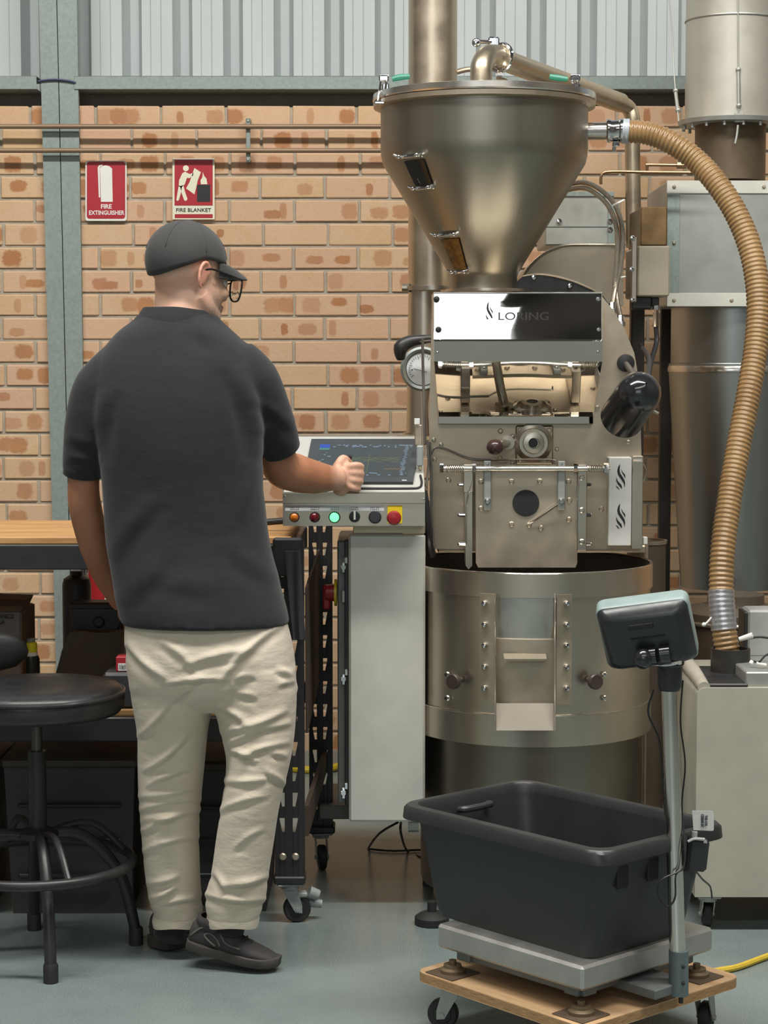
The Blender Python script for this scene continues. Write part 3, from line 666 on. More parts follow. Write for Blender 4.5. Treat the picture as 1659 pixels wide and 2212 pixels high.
# ---- cooling bin
zr, zs, zb = 0.921, 0.553, 0.472
m = MB(); m.lathe([(0.05, zb + 0.02), (BR - 0.004, zb + 0.02), (BR - 0.004, zr - 0.03), (BR - 0.007, zr - 0.03), (BR - 0.007, zb + 0.26), (0.02, zb + 0.25)], BC, 128, cap=False); cb = add('cooling_bin', m, STEEL)
m = MB(); m.lathe([(BR - 0.006, zr), (BR + 0.002, zr), (BR + 0.002, zr - 0.062), (BR - 0.005, zr - 0.064)], BC, 128, cap=False); add('rim_band', m, STEEL, cb)
m = MB(); m.lathe([(BR - 0.007, zr - 0.002), (BR - 0.008, zb + 0.27)], BC, 96, cap=False); add('inner_wall', m, M('seasoned_steel', (58, 53, 48), 0.6, 0.4, 0.15, 10), cb)  # inner wall coloured darker than the outer steel
m = MB(); m.tube([BC + Vector((math.cos(a) * (BR - 0.001), math.sin(a) * (BR - 0.001), zr)) for a in [i * 2 * math.pi / 96 for i in range(96)]], 0.0032, 6, 1, closed=True); add('rolled_edge', m, STEEL_R, cb)
m = MB(); m.lathe([(BR - 0.004, zs), (BR + 0.002, zs), (BR + 0.002, zb), (0.03, zb)], BC, 128, cap=False); add('base_band', m, STEEL, cb)
m = MB(); m.tube([BC + Vector((math.cos(a) * (BR + 0.001), math.sin(a) * (BR + 0.001), zs)) for a in [i * 2 * math.pi / 96 for i in range(96)]], 0.0022, 6, 1, closed=True); add('seam', m, STEEL_R, cb)
def curved(mb, x0, x1, y0, y1, r0, r1, n=8, Yn=5.08):
    z0, z1 = W(1135, y1, Yn).z, W(1135, y0, Yn).z
    def ang(x): 
        X = W(x, 1400, Yn).x - BC.x; return math.asin(max(-1, min(1, X / BR)))
    a0, a1 = ang(x0), ang(x1); Rr = []
    for i in range(n + 1):
        a = a0 + (a1 - a0) * i / n
        Rr.append([BC + Vector((math.sin(a) * r, -math.cos(a) * r, z)) for r, z in ((r0, z0), (r1, z0), (r1, z1), (r0, z1))])
    return mb.rings(Rr)
def onbin(x, y, out=0.0, Yn=5.08):
    X = W(x, y, Yn).x - BC.x; a = math.asin(max(-1, min(1, X / BR))); r = BR + out
    p = BC + Vector((math.sin(a) * r, -math.cos(a) * r, 0)); 
    return Vector((p.x, p.y, W(x, y, p.y).z)), Vector((math.sin(a), -math.cos(a), 0))
for x0_, x1_, xb in ((1038, 1071, 1050), (1201, 1234, 1222)):
    m = MB(); curved(m, x0_, x1_, 1284, 1521, BR - 0.003, BR + 0.004); fs_ = add('gate_strip', m, STEEL_D, cb)
    for y in (1303, 1349, 1394, 1440, 1486):
        m = MB(); p, d = onbin(xb, y, 0.003); m.lathe([(0.0085, 0), (0.0085, 0.007), (0.006, 0.013), (0.001, 0.015)], p, 12, d)
        o = m.build('dome_bolt', CHROME, cb)
m = MB(); curved(m, 1072, 1199, 1284, 1384, BR - 0.006, BR - 0.0025); add('gate_recess', m, STEEL_R, cb)
m = MB(); curved(m, 1070, 1200, 1380, 1518, BR - 0.003, BR + 0.006); gd = add('gate_door', m, STEEL_D, cb)
m = MB(); p, d = onbin(1133, 1418, 0.006); hw = S(46, 5.07)
m.rings([[Vector((p.x + sx * (hw - q), p.y - yy, p.z + zz)) for sx, yy, zz in ((-1, 0, 0.008), (1, 0, 0.008), (1, 0.03, -0.002), (-1, 0.03, -0.002))] for q, _ in ((0, 0),)] + [[Vector((p.x + sx * (hw - 0.008), p.y - yy, p.z + zz - 0.004)) for sx, yy, zz in ((-1, 0, 0.002), (1, 0, 0.002), (1, 0.03, -0.004), (-1, 0.03, -0.004))]]); add('gate_handle', m, M('handle_steel', (140, 134, 120), 0.5, 0.6, 0.06, 9), cb, 0)
Yl = BC.y - BR
m = MB(); a, b = W(1072, 1519, Yl - 0.012), W(1196, 1519, Yl - 0.012); c_, d_ = W(1072, 1578, Yl - 0.055), W(1196, 1578, Yl - 0.055)
m.rings([[a, b, b + Vector((0, 0.002, -0.003)), a + Vector((0, 0.002, -0.003))], [c_, d_, d_ + Vector((0, 0.003, 0)), c_ + Vector((0, 0.003, 0))]]); add('chute_lip', m, M('lip_steel', (120, 114, 103), 0.55, 0.6, 0.06, 9), cb, 0)
for x in (1070, 1199):
    m = MB(); pts_ = [(1284, 0.0), (1310, 0.004), (1350, 0.006), (1380, 0.018), (1420, 0.022), (1480, 0.03), (1520, 0.045), (1578, 0.058)]
    m.tube([W(x, y, Yl - o) for y, o in pts_], 0.0024, 6, 3)
    poly = [W(x, y, Yl - o) for y, o in pts_] + [W(x, 1545, Yl - 0.0), W(x, 1520, Yl + 0.01), W(x, 1284, Yl + 0.01)]
    m.prism(poly, (0.002, 0, 0)); add('chute_cheek', m, STEEL, cb)
for x in (998, 1273):
    p, d = onbin(x, 1468); m = MB(); m.cyl(p, p + d * 0.028, 0.008, seg=12); m.lathe([(0.018, 0.026), (0.0205, 0.03), (0.0205, 0.04), (0.018, 0.043), (0.001, 0.043)], p, 24, d); add('knob', m, M('brown_bakelite', (66, 54, 48), 0.4, 0, 0.1, 20), cb, 35, 'dark brown round knob')
for x, y in ((970, 1457), (970, 1508), (1309, 1457), (1309, 1508)):
    p, d = onbin(x, y); MB().bolts('bolt', CHROME, cb, [p], 0.008, d, 0.008)
# ---- pedestal, struts and feet
m = MB(); m.lathe([(0.296, 0.05), (0.298, 0.06), (0.298, zb + 0.002)], BC, 96); add('pedestal', m, M('dark_steel', (150, 144, 132), 0.4, 1.0, 0.06, 6, 0.05, 220, (1, 1, 0.05)), smooth=50)
for x, r_ in ((1396, 0.006), (922, 0.008)):
    m = MB(); m.cyl((W(x, 1190, 5.6).x, 5.6, 0.95), (W(x, 1190, 5.6).x, 5.6, 0.05), r_, seg=10); add('strut', m, STEEL_D)
for p in ((0.125, 5.10), (0.69, 5.10), (0.18, 5.8), (0.62, 5.8)):
    m = MB(); m.lathe([(0.045, 0.0), (0.045, 0.02), (0.03, 0.03), (0.012, 0.034), (0.012, 0.06)], (p[0], p[1], 0), 20); add('levelling_foot', m, RUBBER)
m = MB(); m.cbox((0.4, 5.5, 0.06), (0.44, 0.6, 0.024), 0.004); add('base_frame', m, BLACKM)
# ---- duct behind, left of the hopper
m = MB(); Yk = 6.45; x = W(934, 600, Yk).x; 
for i, (a, b) in enumerate(((0, 1),)):
    m.lathe([(S(52, Yk), W(934, 622, Yk).z), (S(52, Yk), 2.95)], (x, Yk, 0), 48)
ch = add('flue_pipe', m, M('flue_steel', (214, 200, 178), 0.36, 1.0, 0.08, 10), label='tall brown-toned steel flue')
m = MB(); m.lathe([(S(62, Yk), W(934, 628, Yk).z), (S(62, Yk), W(934, 619, Yk).z)], (x + 0.005, Yk, 0), 40); m.cyl(W(868, 622, Yk - 0.02), W(884, 622, Yk - 0.02), 0.014, seg=10); add('flue_flange', m, STEEL, ch)
m = MB(); xx = W(917, 780, Yk).x; m.cyl((xx, Yk, W(917, 628, Yk).z), (xx, Yk, W(917, 935, Yk).z), S(35, Yk), S(39, Yk), 36); m.lathe([(S(46, Yk), W(917, 941, Yk).z), (S(46, Yk), W(917, 934, Yk).z)], (xx, Yk, 0), 36); add('lower_flue', m, STEEL, ch)
# ---- pressure gauge
gp = W(913, 797, 5.75)
m = MB(); m.lathe([(0.04, 0.05), (0.062, 0.045), (S(48, 5.75), 0.03), (S(48, 5.75), 0.0), (S(43, 5.75), -0.004), (S(37, 5.75), 0.0), (S(36, 5.75), 0.008), (0.002, 0.008)], gp, 48, (0, 1, 0)); ga = add('pressure_gauge', m, M('gauge_rim', (128, 136, 132), 0.4, 0.3, 0.06, 12))
m = MB(); m.pcyl(913, 797, 35, 5.754, 0.003, seg=40); dl = add('dial', m, M('dial_face', (206, 212, 214), 0.4, 0, 0.03, 9), ga)
m = MB(); m.pcyl(890, 799, 1.6, 5.7525, 0.001, seg=8)
for i in range(25):
    a = math.radians(215 - i * 10.4); u = Vector((math.cos(a), 0, math.sin(a))); cpt = W(913, 797, 5.7525); ln_ = 0.006 if i % 5 else 0.01
    m.cbox(cpt + u * (0.041 - ln_ / 2), (ln_, 0.0006, 0.0012), 0.0002, Matrix.Rotation(-a, 3, 'Y'))
m.cbox(W(908, 800, 5.7522), (0.04, 0.0006, 0.0014), 0.0002, Matrix.Rotation(0.25, 3, 'Y')); add('dial_marks', m, BLACKPR, dl, 0)
m = MB(); m.tube([W(866, 776, 5.7), W(866, 752, 5.69), W(886, 738, 5.69), W(925, 732, 5.69), W(945, 730, 5.69)], [0.012, 0.022, 0.018, 0.012, 0.01], 12, 5); add('valve_lever', m, BLACKM, ga)
m = MB(); m.ptube([(945, 730, 5.66), (917, 730, 5.65), (913, 745, 5.65), (915, 840, 5.65), (918, 960, 5.6)], 0.0042); m.ptube([(945, 736, 5.68), (900, 738, 5.68), (888, 740, 5.68)], 0.004); add('sensor_lead', m, M('grey_lead', (86, 82, 76), 0.5, 0, 0.1, 30), ga)
# ---- leads down the left edge of the plate
LEAD = M('grey_conduit', (120, 118, 112), 0.45, 0.4, 0.1, 60)
m = MB(); m.ptube([(923, 950, 5.36), (926, 1000, 5.36), (921, 1060, 5.34), (925, 1150, 5.34), (931, 1192, 5.4)], 0.0035); add('wire', m, M('grey_wire', (112, 110, 104), 0.5)); m = MB(); m.ptube([(929, 955, 5.37), (933, 1040, 5.36), (932, 1075, 5.36), (935, 1150, 5.37), (938, 1190, 5.4)], 0.003)
m.ptube([(932, 1010, 5.40), (930, 985, 5.4), (940, 967, 5.4), (965, 971, 5.41), (1000, 986, 5.42), (1025, 992, 5.42), (1062, 994, 5.42)], 0.0036)
wl = add('wiring', m, LEAD)
m = MB(); m.tube([W(918, 1060, 5.31), W(922, 1100, 5.31), W(925, 1165, 5.33), W(931, 1196, 5.38)], [0.006, 0.009, 0.011, 0.014], 10, 5); add('sleeve', m, BLACKP, wl)
m = MB(); m.pbox(900, 963, 914, 1007, 5.2, 0.03, 0.003); add('sensor_block', m, GREYPL, wl)
m = MB(); m.pbox(896, 918, 912, 962, 5.25, 0.03, 0.002); m.cyl(W(907, 1005, 5.21), W(911, 1030, 5.25), 0.005, seg=8); m.ptube([(911, 1030, 5.25), (914, 1042, 5.28), (920, 1055, 5.3)], 0.004); add('sensor_bracket', m, STEEL_D, wl)
m = MB(); m.pbox(895, 904, 907, 917, 5.235, 0.012, 0.001); add('tag', m, WHITEP, wl, label='small white tag')
# ---- lamp on the right of the plate
wl_ = thing('work_lamp', 'glossy black bullet-shaped lamp aimed down beside the roaster hood', 'lamp', W(1366, 930, 5.15))
Ya = 5.2; a = W(1386, 842, Ya - 0.05); b = W(1343, 903, Ya + 0.09)
ax = (b - a).normalized(); L_ = (b - a).length; r = S(48, 5.15)
m = MB(); m.lathe([(0.002, -r * 0.62), (r * 0.4, -r * 0.54), (r * 0.72, -r * 0.32), (r * 0.93, -r * 0.02), (r, r * 0.35), (r * 1.02, L_), (r * 0.97, L_), (r * 0.94, r * 0.4), (0.01, 0.02)], a, 48, ax, cap=False); m.build('lamp_shade', M('gloss_black', (34, 35, 38), 0.16, 0, 0.1, 10, coat=0.6), wl_, 60)
m = MB(); m.cyl(W(1352, 786, 5.44), W(1388, 836, 5.16), 0.0085, seg=14); m.build('arm', M('grey_arm', (96, 94, 88), 0.4, 0.3, 0.1, 20), wl_)
m = MB(); m.lathe([(0.02, 0), (0.024, 0.004), (0.024, 0.012), (0.01, 0.016)], W(1351, 784, 5.449), 20, (0, -1, 0)); m.build('mounting_cup', BLACKM, wl_)
m = MB(); m.tube([W(1398, 822, 5.18), W(1402, 795, 5.3), W(1401, 770, 5.5), W(1388, 752, 5.8)], 0.006, 10, 5); m.build('cable', CABLE_B, wl_)
m = MB(); m.cyl(a + Vector((0.025, 0.03, -0.05)), a + Vector((0.048, 0.03, -0.062)), 0.004, seg=8); m.build('thumb_screw', STEEL, wl_)
# ================================================================ console and cabinet
cs = thing('control_console', 'steel control console with sloped touch screen and a row of push buttons', 'console', W(770, 1140, 5.2))
Yf, Yb = 5.12, 5.40
xl, xr = W(611, 1100, Yf).x, W(918, 1100, Yf).x
z0, z1, z2, z3 = W(760, 1136, Yf).z, W(760, 1088, Yf).z, W(760, 1066, Yf).z, W(760, 941, Yb).z
m = MB()
def sect(x): return [Vector((x, Yf, z0)), Vector((x, Yf, z1)), Vector((x, Yf - 0.006, z1 + 0.002)), Vector((x, Yf - 0.006, z2)), Vector((x, Yb, z3)), Vector((x, Yb + 0.06, z3)), Vector((x, Yb + 0.06, z0))]
m.rings([sect(xl), sect(xr)]); m.build('console_body', STEEL, cs, 20)
sl = (Vector((0, Yb, z3)) - Vector((0, Yf - 0.006, z2))); L_ = sl.length; sl.normalize(); nrm = Vector((1, 0, 0)).cross(sl)
if nrm.y > 0: nrm = -nrm
o0 = Vector((0, Yf - 0.006, z2))
def onpanel(x, y, out=0.0):
    # where the sight line meets the sloped panel
    r = ray(x, y); c0 = Vector((0, 0, H)); t = (o0 - c0).dot(nrm) / r.dot(nrm); return c0 + r * t + nrm * out
def panel(mb, pts, lo, hi): 
    P = [onpanel(x, y, lo) for x, y in pts]; return mb.prism(P, nrm * (hi - lo))
m = MB(); panel(m, [(643, 944), (911, 944), (917, 1064), (613, 1064)], 0.0, 0.0015); m.build('top_sheet', M('pale_sheet', (196, 196, 190), 0.45, 0.25, 0.05, 9), cs, 0)
m = MB(); panel(m, [(655, 1048), (892, 1048), (908, 955), (673, 955)], 0.0015, 0.010); sc_ = m.build('screen_bezel', M('dark_bezel', (62, 66, 70), 0.4, 0, 0.06, 14), cs, 0)
def emis(name, col, e):
    mt, nt, bs = NT(name); bs.inputs['Base Color'].default_value = (*lin((20, 22, 24)), 1); v = coords(nt); f = noise(nt, v, 30)
    c_ = lin(col); bs.inputs['Emission Strength'].default_value = e; bs.inputs['Roughness'].default_value = 0.25
    nt.links.new(mixc(nt, rampf(nt, f, 0.3, 0.7), tuple(q * 0.93 for q in c_), c_), bs.inputs['Emission Color']); return mt
m = MB(); panel(m, [(680, 1037), (879, 1037), (893, 966), (692, 966)], 0.010, 0.0105); sd = m.build('display', emis('display_glow', (84, 92, 92), 0.75), sc_, 0)
def scr(u, v):   # u,v in 0..1 across the display
    xa = 692 + (893 - 692) * u; xb = 680 + (879 - 680) * u; return xa + (xb - xa) * v, 966 + 71 * v
def spatch(mb, u0, v0, u1, v1): panel(mb, [scr(u0, v0), scr(u1, v0), scr(u1, v1), scr(u0, v1)], 0.0105, 0.0108)
m = MB(); spatch(m, 0.0, 0.02, 0.11, 0.12); m.build('blue_field', emis('blue_glow', (56, 92, 196), 0.9), sd, 0)
m = MB(); spatch(m, 0.0, 0.13, 0.11, 0.18); m.build('teal_field', emis('teal_glow', (84, 150, 140), 0.9), sd, 0)
m = MB(); rr = random.Random(11)
for i in range(70):
    u = rr.random(); v = rr.choice((0.04, 0.08, 0.88, 0.94)) + rr.uniform(-.01, .01)
    if u < 0.12 and v < .2: v = 0.22 + rr.random() * 0.4; u *= .9
    w_ = rr.uniform(0.008, 0.04); spatch(m, u, v, min(0.99, u + w_), v + 0.022)
for i in range(26): spatch(m, 0.90 + rr.random() * .03, 0.08 + i * 0.034, 0.935 + rr.random() * .03, 0.092 + i * 0.034)
m.build('readouts', emis('text_glow', (132, 156, 176), 0.9), sd, 0)
m = MB()
for base, amp, ph in ((0.47, 0.012, 0), (0.52, 0.02, 2), (0.42, 0.01, 4)):
    for i in range(40):
        u0 = 0.3 + i * 0.0145; v0 = base + amp * math.sin(i * 0.5 + ph) + amp * math.sin(i * 1.7); spatch(m, u0, v0, u0 + 0.0145, v0 + 0.01)
spatch(m, 0.55, 0.3, 0.555, 0.9); m.build('roast_curves', emis('olive_glow', (120, 132, 84), 0.85), sd, 0)
m = MB()
for i in range(12): spatch(m, 0.74 + i * 0.017, 0.75 + 0.01 * (i % 3), 0.752 + i * 0.017, 0.765 + 0.01 * (i % 3))
m.build('amber_readouts', emis('amber_glow', (176, 128, 60), 0.9), sd, 0)
t = MB(); panel(t, [(868, 1044), (878, 1044), (878.5, 1045.5), (868.5, 1045.5)], 0.010, 0.0103); t.build('maker_mark', WHITEP, sc_, 0)
m = MB(); m.tube([onpanel(x, y, 0.004) for x, y in ((780, 1058), (880, 1058), (905, 1056), (911, 1046), (908, 1030))], 0.003, 8, 5); m.build('lead', CABLE_B, cs)
m = MB(); m.pbox(616, 1092, 830, 1104, Yf - 0.001, 0.002, 0.0005); lb = m.build('label_strip', M('label_strip', (205, 208, 210), 0.45, 0, 0.03, 10), cs, 0)
m = MB(); rr = random.Random(2)
for x in (636, 680, 723, 764, 809):
    for r_ in (1096, 1100):
        for i in range(5):
            xx = x - 9 + i * 4; m.pbox(xx, r_ - 1, xx + rr.uniform(1.5, 3.2), r_ + 1, Yf - 0.0016, 0.0008, 0.0002)
m.build('small_print', M('faded_print', (120, 122, 124), 0.5), lb, 0)
def button(x, y, r, mt, name, label, ring=BLACKPR, rr_=1.15, dome=True):
    p = W(x, y, Yf); R_ = S(r, Yf)
    m = MB(); m.lathe([(R_ * rr_, 0), (R_ * rr_, 0.005), (R_, 0.008), (0.001, 0.008)], p, 28, (0, -1, 0)); b = m.build('button_bezel', ring, cs)
    m = MB(); m.lathe([(R_ * 0.92, 0.008), (R_ * 0.92, 0.012), (R_ * 0.6, 0.016), (0.001, 0.0175)] if dome else [(R_ * 0.92, 0.008), (R_ * 0.92, 0.011), (0.001, 0.0115)], p, 28, (0, -1, 0)); o = m.build(name, mt, b); o['label'] = label
button(636, 1117, 9.5, M('orange_lens', (214, 120, 36), 0.25, 0, 0.06, 20), 'push_button', 'orange button')
button(680, 1117, 10, M('dark_red_lens', (122, 26, 36), 0.25, 0, 0.06, 20), 'push_button', 'dark red button')
gm = M('lit_green_lens', (110, 236, 160), 0.25, 0, 0.05, 20, emit=1.6)
button(722.5, 1117, 11, gm, 'push_button', 'lit green button', M('green_ring', (26, 96, 60), 0.35, 0, 0.06, 20))
button(766, 1116, 10.5, M('black_switch', (34, 36, 36), 0.3), 'selector_switch', 'black selector with white pointer', M('dark_green_ring', (30, 52, 42), 0.35, 0, 0.06, 20), dome=False)
m = MB(); m.pbox(763.5, 1104, 768, 1123, Yf - 0.0155, 0.004, 0.001); m.build('switch_pointer', WHITEP, cs, 0)
button(810, 1117, 12, M('black_button', (48, 50, 54), 0.4), 'push_button', 'black button', dome=False)
m = MB(); m.pbox(837, 1092, 869, 1131, Yf - 0.002, 0.002, 0.0005); m.build('stop_plate', YELLOW, cs, 0)['label'] = 'yellow plate'
p = W(851, 1117, Yf); m = MB(); m.lathe([(0.011, 0), (0.011, 0.018), (0.0175, 0.02), (0.0185, 0.027), (0.015, 0.034), (0.001, 0.037)], p, 32, (0, -1, 0)); m.build('stop_button', REDPL, cs)['label'] = 'dark red mushroom stop button'
MB().bolts('screw', CHROME, cs, [W(616, 1072, Yf - 0.006), W(915, 1078, Yf - 0.006)], 0.003)
m = MB(); m.cyl((W(573, 1128, 5.3).x, 5.3, W(573, 1128, 5.3).z), (xl + 0.01, 5.3, W(612, 1124, 5.3).z), 0.009, seg=12); m.build('side_conduit', CABLE_B, cs)
m = MB(); m.cbox(((W(764, 1140, 5.3).x + W(917, 1140, 5.3).x) / 2, 5.32, (z0 + W(760, 1152, 5.22).z) / 2), (0.19, 0.2, z0 - W(760, 1152, 5.22).z), 0.002); m.build('neck', STEEL_D, cs, 0)
# ---- cabinet below
Yc = 5.22
ca = thing('electrical_cabinet', 'tall pale grey electrical cabinet under the touch-screen console', 'cabinet', W(836, 1775, Yc + 0.2))
m = MB(); xa, xb = W(729, 1500, Yc + 0.05).x, W(872, 1500, Yc + 0.05).x; za, zb_ = W(800, 1736, Yc + 0.05).z, W(800, 1168, Yc + 0.05).z
m.cbox(((xa + xb) / 2, Yc + 0.05 + 0.16, (za + zb_) / 2), (xb - xa, 0.32, zb_ - za), 0.004); m.build('cabinet_body', M('cabinet_side', (120, 122, 118), 0.5, 0.4, 0.06, 10), ca, 0)
m = MB(); m.pbox(753, 1154, 918, 1776, Yc, 0.026, 0.006); dr = m.build('cabinet_door', PUTTY, ca, 0)
m = MB(); m.pbox(744, 1166, 756, 1740, Yc + 0.026, 0.03, 0.002); m.build('door_gasket', BLACKM, ca, 0)
for y in (1226, 1468, 1714):
    m = MB(); m.pbox(738, y - 12, 752, y + 12, Yc + 0.03, 0.02, 0.002); m.pbox(744, y - 22, 752, y - 8, Yc + 0.02, 0.014, 0.002); m.pcyl(742, y, 5, Yc + 0.012, 0.02, seg=12); m.pbox(735, y - 5, 748, y + 3, Yc + 0.014, 0.012, 0.002); m.build('toggle_latch', CHROME, dr, 30)
m = MB(); m.pbox(737, 1275, 749, 1303, Yc + 0.03, 0.02, 0.003); m.build('lock_plate', SHEET, dr, 0)
p = W(728, 1280, Yc + 0.11)
m = MB(); m.lathe([(0.036, 0), (0.036, 0.007), (0.02, 0.007)], p, 28, (-1, 0, 0)); rt = m.build('switch_plate', YELLOW, ca); rt['label'] = 'yellow ring'
m = MB(); m.lathe([(0.024, 0.007), (0.022, 0.03), (0.02, 0.032), (0.001, 0.032)], p, 24, (-1, 0, 0)); m.cbox(p + Vector((-0.028, 0, -0.012)), (0.02, 0.018, 0.066), 0.004); m.build('isolator_handle', REDPL, rt)['label'] = 'red isolator handle'
m = MB(); m.pbox(690, 1740, 760, 1770, Yc + 0.4, 0.3, 0.003); m.build('plinth', M('grey_plinth', (128, 128, 122), 0.6, 0.2), ca, 0)
for x in (893,):
    m = MB(); q = W(x, 1790, Yc + 0.1); m.cyl((q.x - 0.014, q.y, 0.215), (q.x + 0.014, q.y, 0.215), 0.024, seg=18); m.build('roller', SHEET, ca)
for x in (925,):
    q = W(x, 1700, Yc + 0.27); m = MB(); m.cbox((q.x, q.y, za / 2), (0.03, 0.03, za + 0.004), 0.003); m.build('leg', BLACKM, ca, 0)
m = MB(); g = lambda x, y: G(x, y, 0.005)
m.tube([W(860, 1776, Yc + 0.1), W(820, 1800, Yc + 0.12), g(797, 1830), g(800, 1834), g(850, 1838), g(915, 1836), g(980, 1840)], 0.0035, 6, 6)
m.tube([W(866, 1777, Yc + 0.1), W(866, 1800, Yc + 0.1), g(880, 1838), g(915, 1852), g(1000, 1872)], 0.0035, 6, 6)
tag(m.build('floor_cable', CABLE_B), 'thin black cables looping on the floor under the electrical cabinet', 'cable')
# ================================================================ right-hand side
YY = 6.75; x0 = W(1575, 500, YY).x; zq = lambda y, Y=YY: W(1575, y, Y).z
cy_ = thing('dust_cyclone', 'large stainless cyclone collector with tall insulated flue and grey box', 'cyclone', (x0, YY, 0))
m = MB(); m.lathe([(S(150, YY) * .72, zq(1266)), (S(146, YY) * .74, zq(1256)), (S(138, YY), zq(800)), (S(138, YY), zq(786)), (S(134, YY), zq(784)), (S(134, YY), zq(600))], (x0 + 0.02, YY, 0), 72); cyb = m.build('cone_body', M('cyclone_steel', (168, 171, 168), 0.34, 1.0, 0.06, 6, 0.05, 220, (1, 1, 0.05)), cy_)
m = MB(); m.lathe([(S(140, YY), zq(803)), (S(140.5, YY), zq(796)), (S(136, YY), zq(785))], (x0 + 0.02, YY, 0), 72, cap=False); m.build('weld_band', STEEL_R, cyb)
m = MB(); m.cyl((x0 + 0.02, YY, zq(1266)), (x0 + 0.02, YY, 0.66), S(48, YY), S(44, YY), 32); m.build('down_pipe', M('brown_duct', (120, 104, 84), 0.45, 0.8, 0.1, 10), cy_)
Yg = 6.5
m = MB(); m.pbox(1442, 391, 1720, 661, Yg, 0.5, 0.004); gb = m.build('fan_box', M('grey_sheet', (166, 168, 162), 0.45, 0.5, 0.06, 8), cy_, 0)
PSTRIP = M('pale_strip', (206, 206, 196), 0.5, 0.2, 0.04, 9)
for y0_, y1_ in ((390, 418), (633, 662)):
    m = MB(); m.pbox(1441, y0_, 1722, y1_, Yg - 0.004, 0.004, 0.001); m.build('edge_strip', PSTRIP, gb, 0)
m = MB(); m.pbox(1442, 418, 1467, 633, Yg - 0.003, 0.003, 0.001); m.build('corner_strip', GALV, gb, 0)
MB().bolts('rivet', STEEL_D, gb, [W(x, y, Yg - 0.004) for x, y in ((1456, 403), (1456, 524), (1456, 648), (1580, 648), (1650, 403))], 0.006, h=0.005)
m = MB(); m.cyl((x0, YY, zq(392)), (x0, YY, zq(270)), S(75, YY), seg=48); m.build('lower_flue', M('sooty_duct', (112, 98, 80), 0.5, 0.7, 0.14, 6), cy_)
m = MB(); m.cyl((x0, YY, zq(264)), (x0, YY, 3.0), S(97, YY), seg=64); fl = m.build('insulated_flue', M('pale_flue', (200, 196, 184), 0.42, 0.55, 0.07, 5), cy_)
m = MB(); m.tube([(x0 + math.cos(a) * S(97.5, YY), YY + math.sin(a) * S(97.5, YY), zq(46)) for a in [i * 2 * math.pi / 64 for i in range(64)]], 0.0035, 6, 1, closed=True); m.build('joint_ring', SHEET, fl)
m = MB(); m.lathe([(S(76, YY), zq(272)), (S(110, YY), zq(271)), (S(112, YY), zq(262)), (S(98, YY), zq(261))], (x0, YY, 0), 64, cap=False); fg = m.build('flue_flange', SHEET, cy_)
for i in range(16):
    m = MB(); a = i * 2 * math.pi / 16 + 0.1; m.cyl((x0 + math.cos(a) * S(100, YY), YY + math.sin(a) * S(100, YY), zq(272)), (x0 + math.cos(a) * S(100, YY), YY + math.sin(a) * S(100, YY), zq(281)), 0.0055, seg=6); m.build('flange_bolt', SHEET, fg)
def hanger(pts, mid, r=0.0022):
    m = MB(); m.tube([W(*p) for p in pts], r, 6, 2); a, b = W(*mid[0]), W(*mid[1]); m.cyl(a, b, 0.006, seg=6); m.ell(a, 0.009, None, 8, 6); m.ell(b, 0.009, None, 8, 6); m.build('hanger_wire', SHEET, cy_)
hanger([(1440, -60, 6.7), (1452, 70, 6.7), (1457, 172, 6.68), (1466, 262, 6.66)], ((1459, 196, 6.68), (1464, 238, 6.67)))
YW_ = YY - S(99, YY)
hanger([(1594, -60, YW_), (1595, 200, YW_), (1596, 262, YW_)], ((1595, 150, YW_), (1596, 228, YW_)))
m = MB(); m.pbox(1587, 244, 1607, 264, YW_ - 0.004, 0.006, 0.001); m.tube([W(1594, 270, YW_), W(1592, 290, YW_), W(1588, 310, YW_)], 0.004, 6, 3); m.build('damper_tab', SHEET, cy_)
for x, y in ((x0 - 0.18, YY + 0.2), (x0 + 0.24, YY + 0.2), (x0 + 0.24, YY - 0.12)):
    m = MB(); m.cbox((x, y, zq(600) / 2), (0.04, 0.04, zq(600)), 0.003); m.build('stand_leg', M('dark_frame2', (60, 56, 52), 0.5, 0.3), cy_, 0)
# small copper lines between roaster and cyclone
m = MB(); m.ptube([(1298, 398, 6.4), (1300, 378, 6.4), (1318, 371, 6.4), (1400, 372, 6.4), (1500, 373, 6.4)], 0.005); m.ptube([(1398, 372, 6.42), (1398, 358, 6.42), (1402, 356, 6.42), (1480, 357, 6.42), (1502, 357, 6.42)], 0.005)
m.cyl(W(1462, 357, 6.42), W(1482, 357, 6.42), 0.011, seg=8)
tag(m.build('gas_line', M('copper_line', (150, 118, 90), 0.35, 0.8, 0.1, 20)), 'thin copper lines running between roaster pipe and cyclone', 'pipe')
# chaff drum
dx, dY = W(1592, 1560, 6.3).x, 6.35; rd = S(112, dY)
dm = thing('chaff_drum', 'dark brown steel drum standing under the cyclone', 'drum', (dx, dY, 0))
m = MB(); m.lathe([(rd, 0.0), (rd, 0.64), (rd * 0.99, 0.645)], (dx, dY, 0), 64); m.build('drum_body', M('drum_brown', (84, 70, 58), 0.5, 0.4, 0.12, 6), dm)
m = MB(); m.lathe([(rd * 1.03, 0.64), (rd * 1.03, 0.665), (rd * 0.97, 0.675), (0.09, 0.69), (0.09, 0.72), (0.01, 0.72)], (dx, dY, 0), 64); m.build('drum_lid', M('drum_lid', (110, 100, 86), 0.5, 0.5, 0.1, 8), dm)
m = MB(); m.tube([(dx + math.cos(a) * rd * 1.01, dY + math.sin(a) * rd * 1.01, 0.635) for a in [i * 2 * math.pi / 48 for i in range(48)]], 0.008, 8, 1, closed=True); m.build('clamp_ring', STEEL_D, dm)
